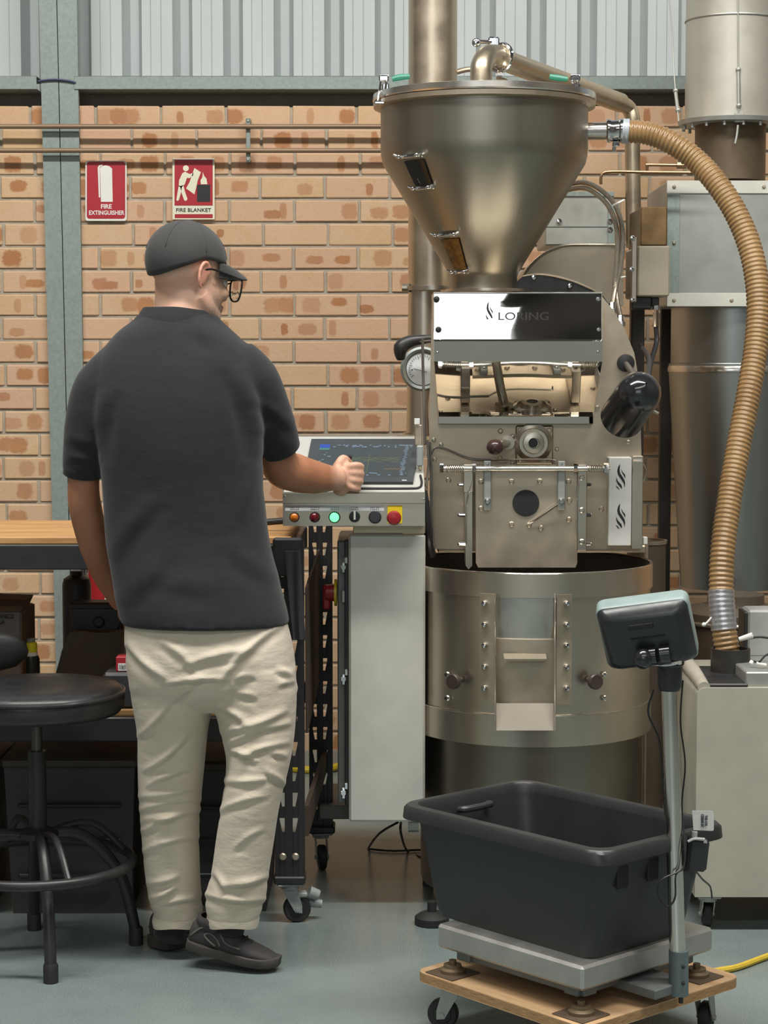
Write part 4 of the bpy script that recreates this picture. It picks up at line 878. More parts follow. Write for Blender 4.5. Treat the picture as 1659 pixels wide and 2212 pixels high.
# cylinder behind the bowl
bx = thing('cooling_fan_duct', 'brown cylindrical duct standing behind the cooling bin', 'duct', (W(1396, 1200, 6.32).x, 6.32, 0))
m = MB(); m.cyl((W(1396, 1200, 6.32).x, 6.32, 0), (W(1396, 1200, 6.32).x, 6.32, W(1396, 1172, 6.32).z), S(42, 6.32), seg=32); m.build('duct_body', M('duct_brown', (104, 92, 78), 0.5, 0.5, 0.1, 8), bx)
m = MB(); m.lathe([(S(44, 6.32), W(1396, 1174, 6.32).z), (S(45, 6.32), W(1396, 1166, 6.32).z), (S(40, 6.32), W(1396, 1166, 6.32).z)], (W(1396, 1200, 6.32).x, 6.32, 0), 32, cap=False); m.build('duct_rim', STEEL_D, bx)
# ---- ribbed hose
hose = thing('suction_hose', 'ribbed brown suction hose arching from hopper down to floor unit', 'hose', W(1578, 1480, 5.25))
HP = [(1345, 283, 5.75), (1400, 288, 5.74), (1450, 308, 5.72), (1502, 345, 5.70), (1550, 398, 5.66), (1592, 465, 5.62), (1623, 545, 5.58), (1638, 640, 5.54), (1634, 740, 5.5), (1617, 850, 5.45), (1596, 960, 5.4), (1577, 1070, 5.35), (1562, 1180, 5.3), (1558, 1275, 5.27), (1563, 1350, 5.25), (1573, 1420, 5.24), (1577, 1482, 5.24)]
P = smooth_path([W(*p) for p in HP], 10)
d = [0.0]
for i in range(1, len(P)): d.append(d[-1] + (P[i] - P[i - 1]).length)
tot = d[-1]; NR = int(tot / 0.0128); NS = NR * 5
xs = np.linspace(0, tot, NS + 1); PX = [np.interp(xs, d, [p[k] for p in P]) for k in range(3)]
m = MB(); pts = [Vector((PX[0][i], PX[1][i], PX[2][i])) for i in range(NS + 1)]
RH = 0.0325; fr = [1.045, 1.03, 0.955, 0.945, 0.985]
rad = [RH * fr[i % 5] for i in range(NS + 1)]
R = []; u = None
for i, p in enumerate(pts):
    t = (pts[min(i + 1, NS)] - pts[max(i - 1, 0)]).normalized(); u = t.orthogonal() if u is None else u - t * u.dot(t); u.normalize(); w_ = t.cross(u)
    R.append([p + (u * math.cos(2 * math.pi * j / 28) + w_ * math.sin(2 * math.pi * j / 28)) * rad[i] for j in range(28)])
m.rings(R); HOSEM = M('amber_hose', (152, 122, 82), 0.33, 0, 0.10, 8, col2=(132, 102, 66), coat=0.25); hb = m.build('hose_body', HOSEM, hose, 60)
def sleeve(i0, i1, r, mt, name, rib=0.0, lab=None):
    m = MB(); m.tube(pts[i0:i1], r, 28, 1, rf=(lambda t: 1 + rib * math.sin(t * (i1 - i0) * 1.25)) if rib else None); o = m.build(name, mt, hose, 60)
    if lab: o['label'] = lab
    return o
sleeve(0, 8, RH * 1.08, M('clear_cuff', (176, 184, 192), 0.3, 0.2, 0.08, 30), 'hose_cuff', 0.02, 'grey cuff')
m = MB(); a_, b_ = W(1308, 283, 5.75), W(1348, 283, 5.75)
m.lathe([(S(20, 5.75), 0), (S(25, 5.75), 0.004), (S(25, 5.75), 0.012), (S(23, 5.75), 0.016), (S(23, 5.75), 0.036), (S(25.5, 5.75), 0.04), (S(25.5, 5.75), 0.054)], a_, 32, (1, 0, 0)); hc_ = m.build('hose_clamp', CHROME, hose)
m = MB(); m.cbox(W(1330, 312, 5.74), (0.02, 0.02, 0.014), 0.003); m.cyl(W(1327, 318, 5.735), W(1327, 328, 5.735), 0.006, seg=8); m.build('clamp_screw', CHROME, hc_)
def nearest(y): return min(range(NS + 1), key=lambda i: abs(proj(pts[i])[1] - y) + (1e4 if proj(pts[i])[0] > 1600 and y > 1000 else 0))
TAPE = M('silver_tape', (186, 186, 190), 0.3, 0.75, 0.14, 40)
sleeve(nearest(1276), nearest(1362), RH * 1.07, TAPE, 'tape_wrap', 0.02, 'silver tape wrapped around hose')
sleeve(nearest(1418), nearest(1436), RH * 1.14, BLACKM, 'lower_clamp', 0)
m = MB(); q = pts[nearest(1340)]; m.tube([q + Vector((-RH, -0.01, 0.01)), q + Vector((-RH - 0.012, -0.01, -0.004)), q + Vector((-RH - 0.018, -0.01, -0.008))], 0.003, 6, 3); m.ell(q + Vector((-RH - 0.02, -0.01, -0.009)), 0.006, None, 8, 6); m.build('clip', WHITEP, hose)
# ---- floor unit
Yd, Ye = 5.02, 5.5; 
fu = thing('vacuum_unit', 'grey metal floor unit on castors that the ribbed hose runs into', 'machine', W(1640, 1940, 5.2))
xa = W(1505, 1600, Yd).x; zt_ = W(1600, 1486, Yd).z; zb_ = W(1600, 1938, Yd).z
m = MB(); r_ = 0.02; prof = [(xa, zb_), (xa, zt_ - r_)] + [(xa + r_ - r_ * math.cos(a), zt_ - r_ + r_ * math.sin(a)) for a in [math.radians(q) for q in (22, 45, 68, 90)]] + [(xa + 0.6, zt_), (xa + 0.6, zb_)]
m.prism([(x, Yd, z) for x, z in prof], (0, Ye - Yd, 0)); m.build('unit_body', M('unit_grey', (178, 176, 162), 0.55, 0.2, 0.06, 10, 0.08, 260), fu, 30)
m = MB(); m.tube([(xa + 0.018, Yd + 0.004, zt_ - 0.001), (xa + 0.02, Yd + 0.2, zt_ + 0.012), (xa + 0.022, Ye - 0.05, zt_ + 0.02)], [0.016, 0.02, 0.02], 16, 4); m.build('edge_roll', M('warm_grey', (176, 170, 156), 0.5, 0.1), fu)
m = MB(); m.pbox(1528, 1477, 1616, 1486, Yd + 0.01, 0.30, 0.003); m.build('black_gasket', BLACKM, fu, 0)
m = MB(); q = W(1577, 1482, 5.24); m.lathe([(0.052, zt_), (0.052, zt_ + 0.07), (0.045, zt_ + 0.07), (0.044, zt_)], (q.x, q.y, 0), 32, cap=False); m.build('hose_port', M('dark_port', (56, 54, 50), 0.4, 0.3), fu)
m = MB(); m.pbox(1611, 1452, 1740, 1485, Yd + 0.02, 0.32, 0.003); bp = m.build('control_cover', SHEET, fu, 0)
m = MB(); m.pbox(1616, 1318, 1700, 1420, 5.32, 0.1, 0.006); b2 = m.build('switch_box', M('box_grey', (160, 162, 158), 0.5, 0.1), fu, 0); b2['label'] = 'grey switch box'
m = MB(); m.pbox(1608, 1323, 1617, 1405, 5.325, 0.09, 0.002); m.build('side_strip', BLACKM, b2, 0)
m = MB(); m.pbox(1620, 1400, 1690, 1460, 5.36, 0.04, 0.003); m.build('box_stand', SHEET, fu, 0)
m = MB(); m.ptube([(1596, 1382, 5.22), (1615, 1379, 5.21), (1640, 1376, 5.2), (1659, 1378, 5.2), (1690, 1382, 5.2)], 0.003); m.ptube([(1626, 1428, 5.12), (1640, 1430, 5.1), (1655, 1415, 5.1), (1690, 1400, 5.1)], 0.0025); m.build('wiring', CABLE_B, fu)
m = MB(); m.cyl(W(1597, 1381, 5.216), W(1626, 1372, 5.205), 0.006, 0.008, 10); m.cyl(W(1625, 1428, 5.118), W(1622, 1434, 5.115), 0.006, seg=10); m.tube([W(1634, 1433, 5.1), W(1655, 1437, 5.1)], 0.0045, 8, 3); m.build('plug', WHITEP, fu)
def castor(parent, p, zplate, rw=0.033, ww=0.022, ang=0.0, brake=False, mt=SHEET):
    """plate, fork and wheel: wheel rests on the floor below p"""
    R = Matrix.Rotation(ang, 3, 'Z'); p = Vector((p[0], p[1], 0)); T = lambda v: p + R @ Vector(v)
    m = MB(); m.cbox(T((0, 0, zplate - 0.004)), (0.07, 0.06, 0.006), 0.002, R); m.cyl(T((0, 0, zplate - 0.007)), T((0, 0, zplate - 0.018)), 0.024, seg=20)
    for s in (-1, 1):
        y = s * (ww / 2 + 0.004)
        m.prism([T((-0.02, y - 0.0012, zplate - 0.014)), T((0.016, y - 0.0012, zplate - 0.014)), T((0.03, y - 0.0012, rw + 0.01)), T((0.03, y - 0.0012, rw - 0.01)), T((0.012, y - 0.0012, rw - 0.008)), T((-0.016, y - 0.0012, zplate - 0.03))], R @ Vector((0, 0.0024, 0)))
    m.cyl(T((0.018, -ww / 2 - 0.009, rw)), T((0.018, ww / 2 + 0.009, rw)), 0.006, seg=10)
    f = m.build('castor_fork', mt, parent, 30)
    m = MB(); m.lathe([(0.008, -ww * .5), (rw * .55, -ww * .5), (rw * .6, -ww * .42), (rw * .9, -ww * .46), (rw, -ww * .3), (rw, ww * .3), (rw * .9, ww * .46), (rw * .6, ww * .42), (rw * .55, ww * .5), (0.008, ww * .5)], T((0.018, 0, rw)), 28, R @ Vector((0, 1, 0))); m.build('castor_wheel', RUBBER, f)
    if brake:
        m = MB(); m.cbox(T((0.03, 0, zplate - 0.035)), (0.03, 0.03, 0.014), 0.004, R); m.cyl(T((0.05, 0, zplate - 0.03)), T((0.075, 0, zplate - 0.04)), 0.016, 0.014, 14); m.cyl(T((0.03, ww * .7, rw + 0.012)), T((0.085, ww * .7, rw + 0.004)), 0.013, 0.011, 14); m.build('brake', GREYPL, f)
    return f
for x, y, a in ((W(1530, 1950, Yd + 0.03).x, Yd + 0.04, 1.57), (xa + 0.52, Yd + 0.04, 1.57), (xa + 0.06, Ye - 0.05, 1.2), (xa + 0.52, Ye - 0.05, 1.2)): castor(fu, (x, y), zb_, rw=0.034, ang=a)
m = MB(); g = lambda x, y: G(x, y, 0.008)
m.tube([g(1500, 2110), g(1545, 2098), g(1590, 2090), g(1640, 2072), g(1700, 2050)], 0.008, 8, 5); tag(m.build('extension_cord', M('yellow_cord', (206, 176, 60), 0.45, 0, 0.08, 30)), 'yellow extension cord lying on the floor at the right of the dolly', 'cord')
m = MB(); m.tube([W(1380, 1500, 6.4), W(1420, 1510, 6.5), W(1460, 1525, 6.55), W(1500, 1545, 6.6), W(1540, 1560, 6.8)], 0.0075, 8, 4); tag(m.build('orange_cord', M('orange_cord', (214, 150, 40), 0.45, 0, 0.08, 30)), 'orange cord strung behind the roaster toward the brown drum', 'cord')
# ================================================================ bench, stool and the things around them
YN, YR = 5.09, 5.66; ZB = 0.98
XE = W(645, 1160, YN).x
bn = thing('workbench', 'black slotted steel workbench on castors with pale timber top', 'bench', (-0.9, 5.38, 0))
XL0 = -1.75
yt = G(80, 1133, 0.99).y
m = MB(); m.cbox(((XL0 + XE - 0.02) / 2, (YN + 0.02 + YR) / 2, W(80, 1177, YN).z + 0.009), (XE - 0.02 - XL0, YR - YN - 0.02, 0.018), 0.002); m.build('bench_top', WOODT, bn, 0)
zt_ = W(80, 1177, YN).z
m = MB(); m.pbox(-400, 1177, 640, 1231, YN - 0.004, 0.03, 0.003); m.build('front_beam', BLACKM, bn, 0)
m = MB(); m.cbox(((XL0 + XE) / 2, YR, zt_ - 0.03), (XE - XL0, 0.03, 0.06), 0.003); m.build('rear_beam', BLACKM, bn, 0)
m = MB(); m.cbox((XE - 0.02, (YN + YR) / 2, zt_ - 0.03), (0.03, YR - YN, 0.06), 0.003); m.build('end_beam', BLACKM, bn, 0)
zl = W(80, 1549, YN).z
m = MB(); m.cbox(((XL0 + XE - 0.04) / 2, (YN + 0.02 + YR) / 2, zl + 0.008), (XE - 0.04 - XL0, YR - YN - 0.02, 0.016), 0.002); m.build('lower_shelf', WOODT, bn, 0)
m = MB(); m.pbox(-400, 1550, 640, 1602, YN - 0.004, 0.03, 0.003); m.build('shelf_beam', BLACKM, bn, 0)
m = MB(); m.cbox(((XL0 + XE) / 2, YR, zl - 0.03), (XE - XL0, 0.03, 0.06), 0.003); m.build('rear_shelf_beam', BLACKM, bn, 0)
def upright(x, y, w, d, zb_, zt_, dirx=1):
    m = MB(); t = 0.003
    cols = [0, 0.16, 0.34, 0.62, 0.80, 1.0]; ph = 0.0665; sl = 0.036
    # front flange: vertical strips, and bridges between the teardrop slots
    for a, b in ((0, 1), (2, 3), (4, 5)): m.cbox((x + w * (cols[a] + cols[b]) / 2, y, (zb_ + zt_) / 2), (w * (cols[b] - cols[a]), t, zt_ - zb_), 0.0006)
    z = zb_ + 0.12
    [m.cbox((x + w * (cols[a] + cols[a + 1]) / 2, y, zb_ + 0.06), (w * (cols[a + 1] - cols[a]), t, 0.12), 0.0006) for a in (1, 3)]
    while z < zt_:
        e = min(z + ph - sl, zt_)
        for a in (1, 3):
            m.cbox((x + w * (cols[a] + cols[a + 1]) / 2, y, (z + sl + min(z + ph, zt_)) / 2), (w * (cols[a + 1] - cols[a]), t, max(min(z + ph, zt_) - z - sl, 0.001)), 0.0005)
            xa_, xb_ = x + w * cols[a], x + w * cols[a + 1]; mx = 0.45 if a == 1 else 0.55
            # taper of the slot
            if a == 1: m.prism([(xa_, y - t / 2, z), (xa_ + (xb_ - xa_) * .5, y - t / 2, z), (xa_, y - t / 2, z + sl * .9)], (0, t, 0))
            else: m.prism([(xb_, y - t / 2, z), (xb_ - (xb_ - xa_) * .5, y - t / 2, z), (xb_, y - t / 2, z + sl * .9)], (0, t, 0))
        z += ph
    xs = x + w if dirx > 0 else x
    m.cbox((xs, y + d / 2, (zb_ + zt_) / 2), (t, d, zt_ - zb_), 0.0006)
    u = m.build('upright', BLACKM, bn, 0)
    MB().bolts('bolt', STEEL_D, u, [Vector((x + w * q, y - t / 2, zb_ + 0.055)) for q in (0.27, 0.71)], 0.010, h=0.007)
    return u
wU = S(63, YN)
xF = W(594, 1800, YN).x
upright(xF, YN, wU, 0.05, 0.127, zt_ + 0.008)
wR = S(50, YR); xRr = W(668, 1700, YR).x
upright(xRr, YR, wR, 0.05, 0.127, 1.0, 1)
upright(XL0, YN, wU, 0.05, 0.127, zt_, -1); upright(XL0, YR, wU, 0.05, 0.127, zt_, -1)
m = MB(); m.cbox((xF + wU * 0.5, YN - 0.012, zt_ - 0.03), (wU * 1.05, 0.02, 0.1), 0.006); m.build('beam_connector', BLACKM, bn, 0)
m = MB(); a = Vector((xF + wU + 0.004, YN + 0.03, 0)); b = Vector((xRr + wR * 0.4, YR - 0.01, 0))
for z0_, z1_, nm in ((0.30, 0.335, 'end_brace'),):
    pass
BRN = M('brown_hardboard', (72, 60, 50), 0.6, 0, 0.1, 12)
m.prism([a + Vector((0, 0, 0.50)), b + Vector((0, 0, 0.56)), b + Vector((0, 0, 0.93)), a + Vector((0, 0, 0.88))], (0.006, 0, 0)); m.build('end_panel', BRN, bn, 0)['label'] = 'dark brown end panel'
m = MB(); a2 = G(648, 1765, 0.27); m.prism([Vector((xF + wU, YN + 0.02, 0.23)), Vector((xRr + wR * .6, YR, 0.29)), Vector((xRr + wR * .6, YR, 0.35)), Vector((xF + wU, YN + 0.02, 0.31))], (0.012, 0, 0)); m.build('end_brace', BRN, bn, 0)['label'] = 'brown lower brace'
for (x, y, br, an) in ((xF + wU / 2, YN + 0.03, True, 0.15), (xRr + wR / 2, YR + 0.02, False, -1.4), (XL0 + 0.03, YN + 0.03, True, 0.1), (XL0 + 0.03, YR + 0.02, False, 0.6)):
    m = MB(); m.cbox((x, y, 0.118), (0.082, 0.07, 0.022), 0.004); m.build('foot_cap', BLACKP, bn, 0)
    castor(bn, (x, y), 0.108, rw=0.036, ww=0.024, ang=an, brake=br, mt=GREYPL)
# dark cloth hanging on the bench end
m = MB(); rr = random.Random(4); Rg = []
for i in range(9):
    t = i / 8; z = W(650, 1190 + t * 190, YN - 0.03).z; w_ = S(34 - 8 * t, YN); xc = W(632 + t * 14, 1200, YN - 0.03).x
    Rg.append([Vector((xc + w_ * (j / 7 - 0.5), YN - 0.035 - 0.004 * math.sin(j * 1.3 + t * 3) - 0.006, z)) for j in range(8)] + [Vector((xc + w_ * (j / 7 - 0.5), YN - 0.024 - 0.004 * math.sin(j * 1.3 + t * 3), z)) for j in range(7, -1, -1)])
m.rings(Rg); tag(m.build('cleaning_cloth', M('charcoal_cloth', (58, 60, 64), 0.9, 0, 0.15, 40, 0.2, 200), None, 60), 'charcoal cloth hanging at the end of the bench beside the person', 'cloth')
# ---- on the shelf
ZS = zl + 0.016
def carton(name, x0, y0, x1, Y, d, mt, label, cat, h=None, top=None):
    a = W(x0, y0, Y); b = W(x1, y0, Y); zt = a.z if h is None else ZS + h
    r = thing(name, label, cat, ((a.x + b.x) / 2, Y + d / 2, ZS)); m = MB(); m.cbox(((a.x + b.x) / 2, Y + d / 2, (ZS + zt) / 2), (b.x - a.x, d, zt - ZS), 0.003); o = m.build('box_body', mt, r, 0); return r, zt
c1, zt1 = carton('cardboard_carton', -60, 1322, 44, 5.22, 0.2, M('grey_carton', (92, 88, 82), 0.7, 0, 0.08, 12), 'grey-brown carton with black print at the bench shelf, left edge', 'box')
m = MB(); a, b = W(-60, 1322, 5.22), W(44, 1322, 5.22)
m.prism([(a.x, 5.22, zt1), (b.x, 5.22, zt1), (b.x, 5.30, zt1 + 0.022), (a.x, 5.30, zt1 + 0.028)], (0, 0.12, 0)); m.build('lid_flap', M('brown_carton', (86, 72, 58), 0.75, 0, 0.1, 12), c1, 0)
m = MB(); m.cbox((b.x + 0.0015, 5.32, (ZS + zt1) / 2), (0.003, 0.198, zt1 - ZS - 0.004), 0.001); m.build('side_face', M('brown_carton2', (92, 76, 60), 0.75, 0, 0.1, 12), c1, 0)
t = text_mesh('RONICS', S(13, 5.22), W(8, 1332, 5.2192), bold=0.001, width=S(44, 5.22)); t2 = text_mesh('LA', S(12, 5.22), W(4, 1344, 5.2192), bold=0.001, width=S(13, 5.22)); t.add(t2.v, t2.f); t.build('lettering', BLACKPR, c1, 0)
sp = thing('spray_can', 'dark spray can with bright yellow cap on the bench shelf', 'can', W(65, 1500, 5.3)); q = W(67, 1450, 5.3)
zc = lambda y: W(62, y, 5.3).z
m = MB(); m.lathe([(0.022, ZS), (0.0235, ZS + 0.004), (0.0235, zc(1424)), (0.02, zc(1416))], (q.x, q.y, 0), 28); m.build('can_body', M('dark_can', (52, 54, 50), 0.3, 0.3, 0.1, 20), sp)
m = MB(); m.lathe([(0.0185, zc(1416)), (0.0185, zc(1408)), (0.01, zc(1408))], (q.x, q.y, 0), 28); m.build('can_shoulder', WHITEP, sp)
m = MB(); m.lathe([(0.017, zc(1409)), (0.0175, zc(1396)), (0.0165, zc(1388)), (0.012, zc(1386)), (0.001, zc(1386))], (q.x, q.y, 0), 28); m.build('cap', M('yellow_cap', (214, 206, 40), 0.4, 0, 0.05, 20), sp)
m = MB(); m.lathe([(0.012, zc(1386)), (0.013, zc(1379)), (0.001, zc(1378))], (q.x, q.y, 0), 20); m.build('nozzle', M('grey_nozzle', (128, 130, 130), 0.4), sp)
gr = thing('grinder_base', 'dark appliance with black scoop front behind the brown paper bag', 'appliance', (W(215, 1400, 5.5).x, 5.5, ZS))
m = MB(); m.pbox(148, 1302, 268, 1516, 5.495, 0.08, 0.006); m.build('housing', M('dark_brown_case', (66, 56, 48), 0.55, 0, 0.1, 14), gr, 0)
m = MB(); m.ppoly([(150, 1316), (256, 1316), (258, 1345), (248, 1370), (215, 1380), (180, 1374), (160, 1350)], 5.475, 0.03); sc2 = m.build('scoop_front', BLACKP, gr, 0)
m = MB(); m.lathe([(0.016, 0), (0.016, 0.008), (0.012, 0.012), (0.001, 0.012)], W(214, 1343, 5.475), 24, (0, -1, 0)); m.build('dial', BLACKM, sc2)
pb = thing('paper_bag', 'crumpled dark brown paper bag sitting on the bench shelf', 'bag', (W(190, 1500, 5.3).x, 5.3, ZS))
m = MB(); rr = random.Random(9); Rg = []
for i in range(8):
    t = i / 7; y = 1512 - t * 150; xl_ = 118 + 8 * t + 26 * t * t; xr_ = 268 - 4 * t; Yc_ = 5.41; dd = 0.05 * (1 - 0.45 * t)
    zz = W(190, y, Yc_).z if i else ZS
    c0 = W((xl_ + xr_) / 2, y, Yc_); hw = S((xr_ - xl_) / 2, Yc_)
    Rg.append([Vector((c0.x + hw * sx * (1 + rr.uniform(-.02, .02)), Yc_ + dd * sy + rr.uniform(-.005, .005), zz + rr.uniform(-.004, .004) * (i > 0))) for sx, sy in ((-1, -1), (-.5, -1.06), (0, -.98), (.5, -1.05), (1, -1), (1, 0), (1, 1), (0, 1.03), (-1, 1), (-1, 0))])
m.rings(Rg); m.build('bag_body', M('kraft_paper', (74, 62, 50), 0.8, 0, 0.14, 18, 0.3, 60), pb, 25)
bt = thing('black_canister', 'matt black canister standing behind the grinder against the steel column', 'canister', (W(166, 1300, 5.62).x, 5.62, ZS))
zc2 = lambda y: W(166, y, 5.62).z
m = MB(); r_ = S(31, 5.62); m.lathe([(r_ * .97, ZS), (r_, ZS + 0.01), (r_, zc2(1262)), (r_ * .9, zc2(1250)), (r_ * .5, zc2(1242))], (W(166, 1300, 5.62).x, 5.62, 0), 36); m.build('canister_body', M('matt_black', (56, 58, 60), 0.5, 0, 0.1, 20), bt)
m = MB(); m.lathe([(r_ * .42, zc2(1243)), (r_ * .44, zc2(1233)), (r_ * .001, zc2(1232))], (W(166, 1300, 5.62).x, 5.62, 0), 24); m.build('cap', BLACKP, bt)
fe = thing('fire_extinguisher', 'red fire extinguisher mounted on the brick wall behind the bench', 'extinguisher', (W(222, 1300, 7.3).x, 7.3, W(222, 1380, 7.3).z))
zf = lambda y: W(222, y, 7.3).z; xe = W(224, 1300, 7.3).x
m = MB(); r_ = S(21, 7.3) * 1.6; m.lathe([(r_ * .9, zf(1420)), (r_, zf(1410)), (r_, zf(1210)), (r_ * .8, zf(1195)), (r_ * .3, zf(1185))], (xe, 7.3, 0), 32); fb = m.build('cylinder_body', M('extinguisher_red', (158, 28, 36), 0.3, 0, 0.05, 12, coat=0.3), fe)
m = MB(); m.pbox(226, 1282, 246, 1300, 7.3 - r_ - 0.002, 0.003, 0.0005); m.build('label_sheet', WHITEP, fb, 0)
m = MB(); m.cyl((xe, 7.3, zf(1186)), (xe, 7.3, zf(1170)), 0.018, seg=16); m.cbox((xe + 0.02, 7.3, zf(1164)), (0.09, 0.02, 0.016), 0.004); m.build('valve_head', BLACKM, fe)
m = MB(); m.tube([(xe - 0.02, 7.29, zf(1174)), (xe - r_ - 0.01, 7.28, zf(1200)), (xe - r_ - 0.012, 7.27, zf(1300)), (xe - r_ - 0.008, 7.27, zf(1380))], 0.009, 10, 4); m.build('hose', RUBBER, fe)
m = MB(); m.cbox((xe, 7.375, zf(1300)), (0.05, 0.085, 0.03), 0.003); m.build('wall_bracket', BLACKM, fe, 0)
rb_, ztr = carton('red_box', 250, 1420, 330, 5.14, 0.1, REDPL, 'small red box with white barcode label on the tool case', 'box')
for o in list(rb_.children): bpy.data.objects.remove(o)
zr0, zr1 = W(270, 1451, 5.14).z, W(270, 1419, 5.14).z
rb_.location.z = zr0; OFF[rb_.name] = rb_.location.copy()
m = MB(); a, b = W(250, 1420, 5.14), W(330, 1420, 5.14); m.cbox(((a.x + b.x) / 2, 5.17, (zr0 + zr1) / 2), (b.x - a.x, 0.06, zr1 - zr0), 0.002); m.build('box_body', REDP, rb_, 0)
m = MB(); m.pbox(255, 1433, 330, 1449, 5.1392, 0.001, 0.0002); wl2 = m.build('label_sheet', WHITEP, rb_, 0)
m = MB(); rr = random.Random(6)
for i in range(14):
    x = 258 + (i % 7) * 2.0 + (18 if i >= 7 else 0); m.pbox(x, 1436 + rr.choice((0, 2)), x + rr.uniform(0.6, 1.5), 1446, 5.1388, 0.0006, 0.0001)
m.build('barcode', BLACKPR, wl2, 0)
tc = thing('tool_case', 'black plastic tool case on the bench shelf behind the legs', 'case', ((W(270, 1480, 5.15).x), 5.2, ZS))
m = MB(); a, b = W(222, 1454, 5.13), W(420, 1454, 5.13); m.cbox(((a.x + b.x) / 2, 5.23, (ZS + zr0) / 2), (b.x - a.x, 0.22, zr0 - ZS), 0.008); m.build('case_body', M('case_black', (52, 53, 54), 0.45, 0, 0.1, 20), tc, 0)
m = MB(); m.pbox(224, 1480, 420, 1486, 5.127, 0.006, 0.002); m.build('lid_seam', BLACKM, tc, 0)
m = MB(); m.pbox(270, 1490, 300, 1494, 5.126, 0.004, 0.001); m.build('print', M('grey_print', (130, 130, 130), 0.5), tc, 0)
# ---- storage boxes under the bench
def crate(x0, x1, label, Y=5.16, ytop=1640):
    a, b = W(x0, 1900, Y), W(x1, 1900, Y); zt = W(x0, ytop, Y).z; r = thing('storage_crate', label, 'crate', ((a.x + b.x) / 2, Y + 0.22, 0), group='black crates under the bench')
    m = MB(); m.rings([[Vector((a.x + q, Y + q, z)), Vector((b.x - q, Y + q, z)), Vector((b.x - q, Y + 0.42 - q, z)), Vector((a.x + q, Y + 0.42 - q, z))] for q, z in ((0.02, 0.0), (0.004, zt - 0.03))]); m.build('crate_body', M('crate_black', (64, 64, 64), 0.6, 0, 0.12, 14), r, 0)
    m = MB(); m.cbox(((a.x + b.x) / 2, Y + 0.21, zt - 0.02), (b.x - a.x + 0.01, 0.43, 0.03), 0.008); lid = m.build('crate_lid', M('crate_lid', (66, 58, 50), 0.55, 0, 0.1, 14), r, 0)
    for k in range(3):
        m = MB(); m.cbox(((a.x + b.x) / 2, Y - 0.004, zt * (0.25 + 0.22 * k)), (b.x - a.x - 0.08, 0.008, 0.012), 0.003); m.build('rib', BLACKP, r, 0)
crate(-330, -16, 'leftmost black lidded crate under the bench'); crate(8, 296, 'black lidded crate under the bench behind the stool', 5.18, 1632); crate(312, 590, 'black lidded crate under the bench behind the person', 5.20, 1640)
# yellow hose by the wall
m = MB()
for k in range(4):
    P = [W(560 + 12 * math.sin(k), 1660 + 11 * k, 7.1), W(610, 1655 + 12 * k, 7.05), W(660, 1662 + 10 * k, 7.0), W(715 - 3 * k, 1668 + 9 * k, 7.02), W(740, 1690 + 4 * k, 7.1)]
    m.tube([Vector((p.x, p.y, max(p.z, 0.013))) for p in P], 0.012, 8, 5)
tag(m.build('yellow_hose', M('yellow_hose', (206, 178, 40), 0.4, 0, 0.08, 20)), 'coiled yellow hose on the floor by the wall behind the bench', 'hose')
m = MB(); m.tube([W(455, 1606, 5.6), W(480, 1600, 5.6), W(500, 1612, 5.6)], 0.012, 8, 4)
# ---- stool
st = thing('drafting_stool', 'black padded stool with round foot ring in front of the bench', 'stool', (-0.84, 4.82, 0))
sx, sy = W(78, 1500, 4.82).x, 4.82; zs_ = W(78, 1500, 4.82).z
rS = S(192, 4.82)
m = MB(); m.lathe([(rS * .80, zs_ - 0.048), (rS * .94, zs_ - 0.044), (rS * .995, zs_ - 0.03), (rS, zs_ - 0.008), (rS * .985, zs_ + 0.010), (rS * .93, zs_ + 0.021), (rS * .6, zs_ + 0.024), (rS * .2, zs_ + 0.014), (0.001, zs_ + 0.012)], (sx, sy, 0), 64); seat = m.build('seat', M('black_vinyl', (44, 44, 45), 0.38, 0, 0.1, 30, 0.08, 180), st, 60)
m = MB(); m.tube([(sx + math.cos(a) * rS * .99, sy + math.sin(a) * rS * .99, zs_ + 0.006) for a in [i * 2 * math.pi / 64 for i in range(64)]], 0.006, 8, 1, closed=True); m.build('piping', M('piping_black', (52, 52, 54), 0.28), seat)
bxk = W(-20, 1440, 4.98)
m = MB(); Rg = []
for i in range(9):
    t = i / 8 * math.pi; hw = 0.155 * math.sin(max(t, 0.1)) ** 0.5; z = zs_ + 0.026 + 0.105 * (1 - math.cos(t)) / 2 * 1.0
    Rg.append([Vector((W(-72, 1400, 5.0).x + math.cos(a) * hw, 4.99 + math.sin(a) * 0.028 + 0.02 * abs(math.cos(a)), z)) for a in [j * 2 * math.pi / 20 for j in range(20)]])
m.rings(Rg); br_ = m.build('backrest', M('black_vinyl2', (38, 38, 38), 0.5, 0, 0.1, 30), st, 60)
m = MB(); m.tube([(W(-72, 1400, 5.0).x, 5.01, zs_ + 0.07), (W(-72, 1400, 5.0).x, 5.03, zs_ - 0.02), (sx, sy + 0.06, zs_ - 0.055)], 0.014, 10, 4); m.build('back_bracket', BLACKM, st)
zhub = W(80, 1795, 4.82).z
m = MB(); m.cyl((sx, sy, zs_ - 0.05), (sx, sy, zhub + 0.19), 0.0135, seg=20); m.build('gas_lift', M('grey_lift', (92, 90, 88), 0.3, 0.8, 0.08, 20), st)
m = MB(); m.lathe([(0.08, zs_ - 0.05), (0.08, zs_ - 0.056), (0.02, zs_ - 0.062)], (sx, sy, 0), 24); m.build('seat_plate', BLACKM, st)
m = MB(); m.cyl((sx, sy, zhub + 0.20), (sx, sy, zhub), 0.0225, seg=20); m.lathe([(0.02, zhub + 0.012), (0.05, zhub), (0.05, zhub - 0.012), (0.03, zhub - 0.02)], (sx, sy, 0), 24); m.build('hub', BLACKM, st)
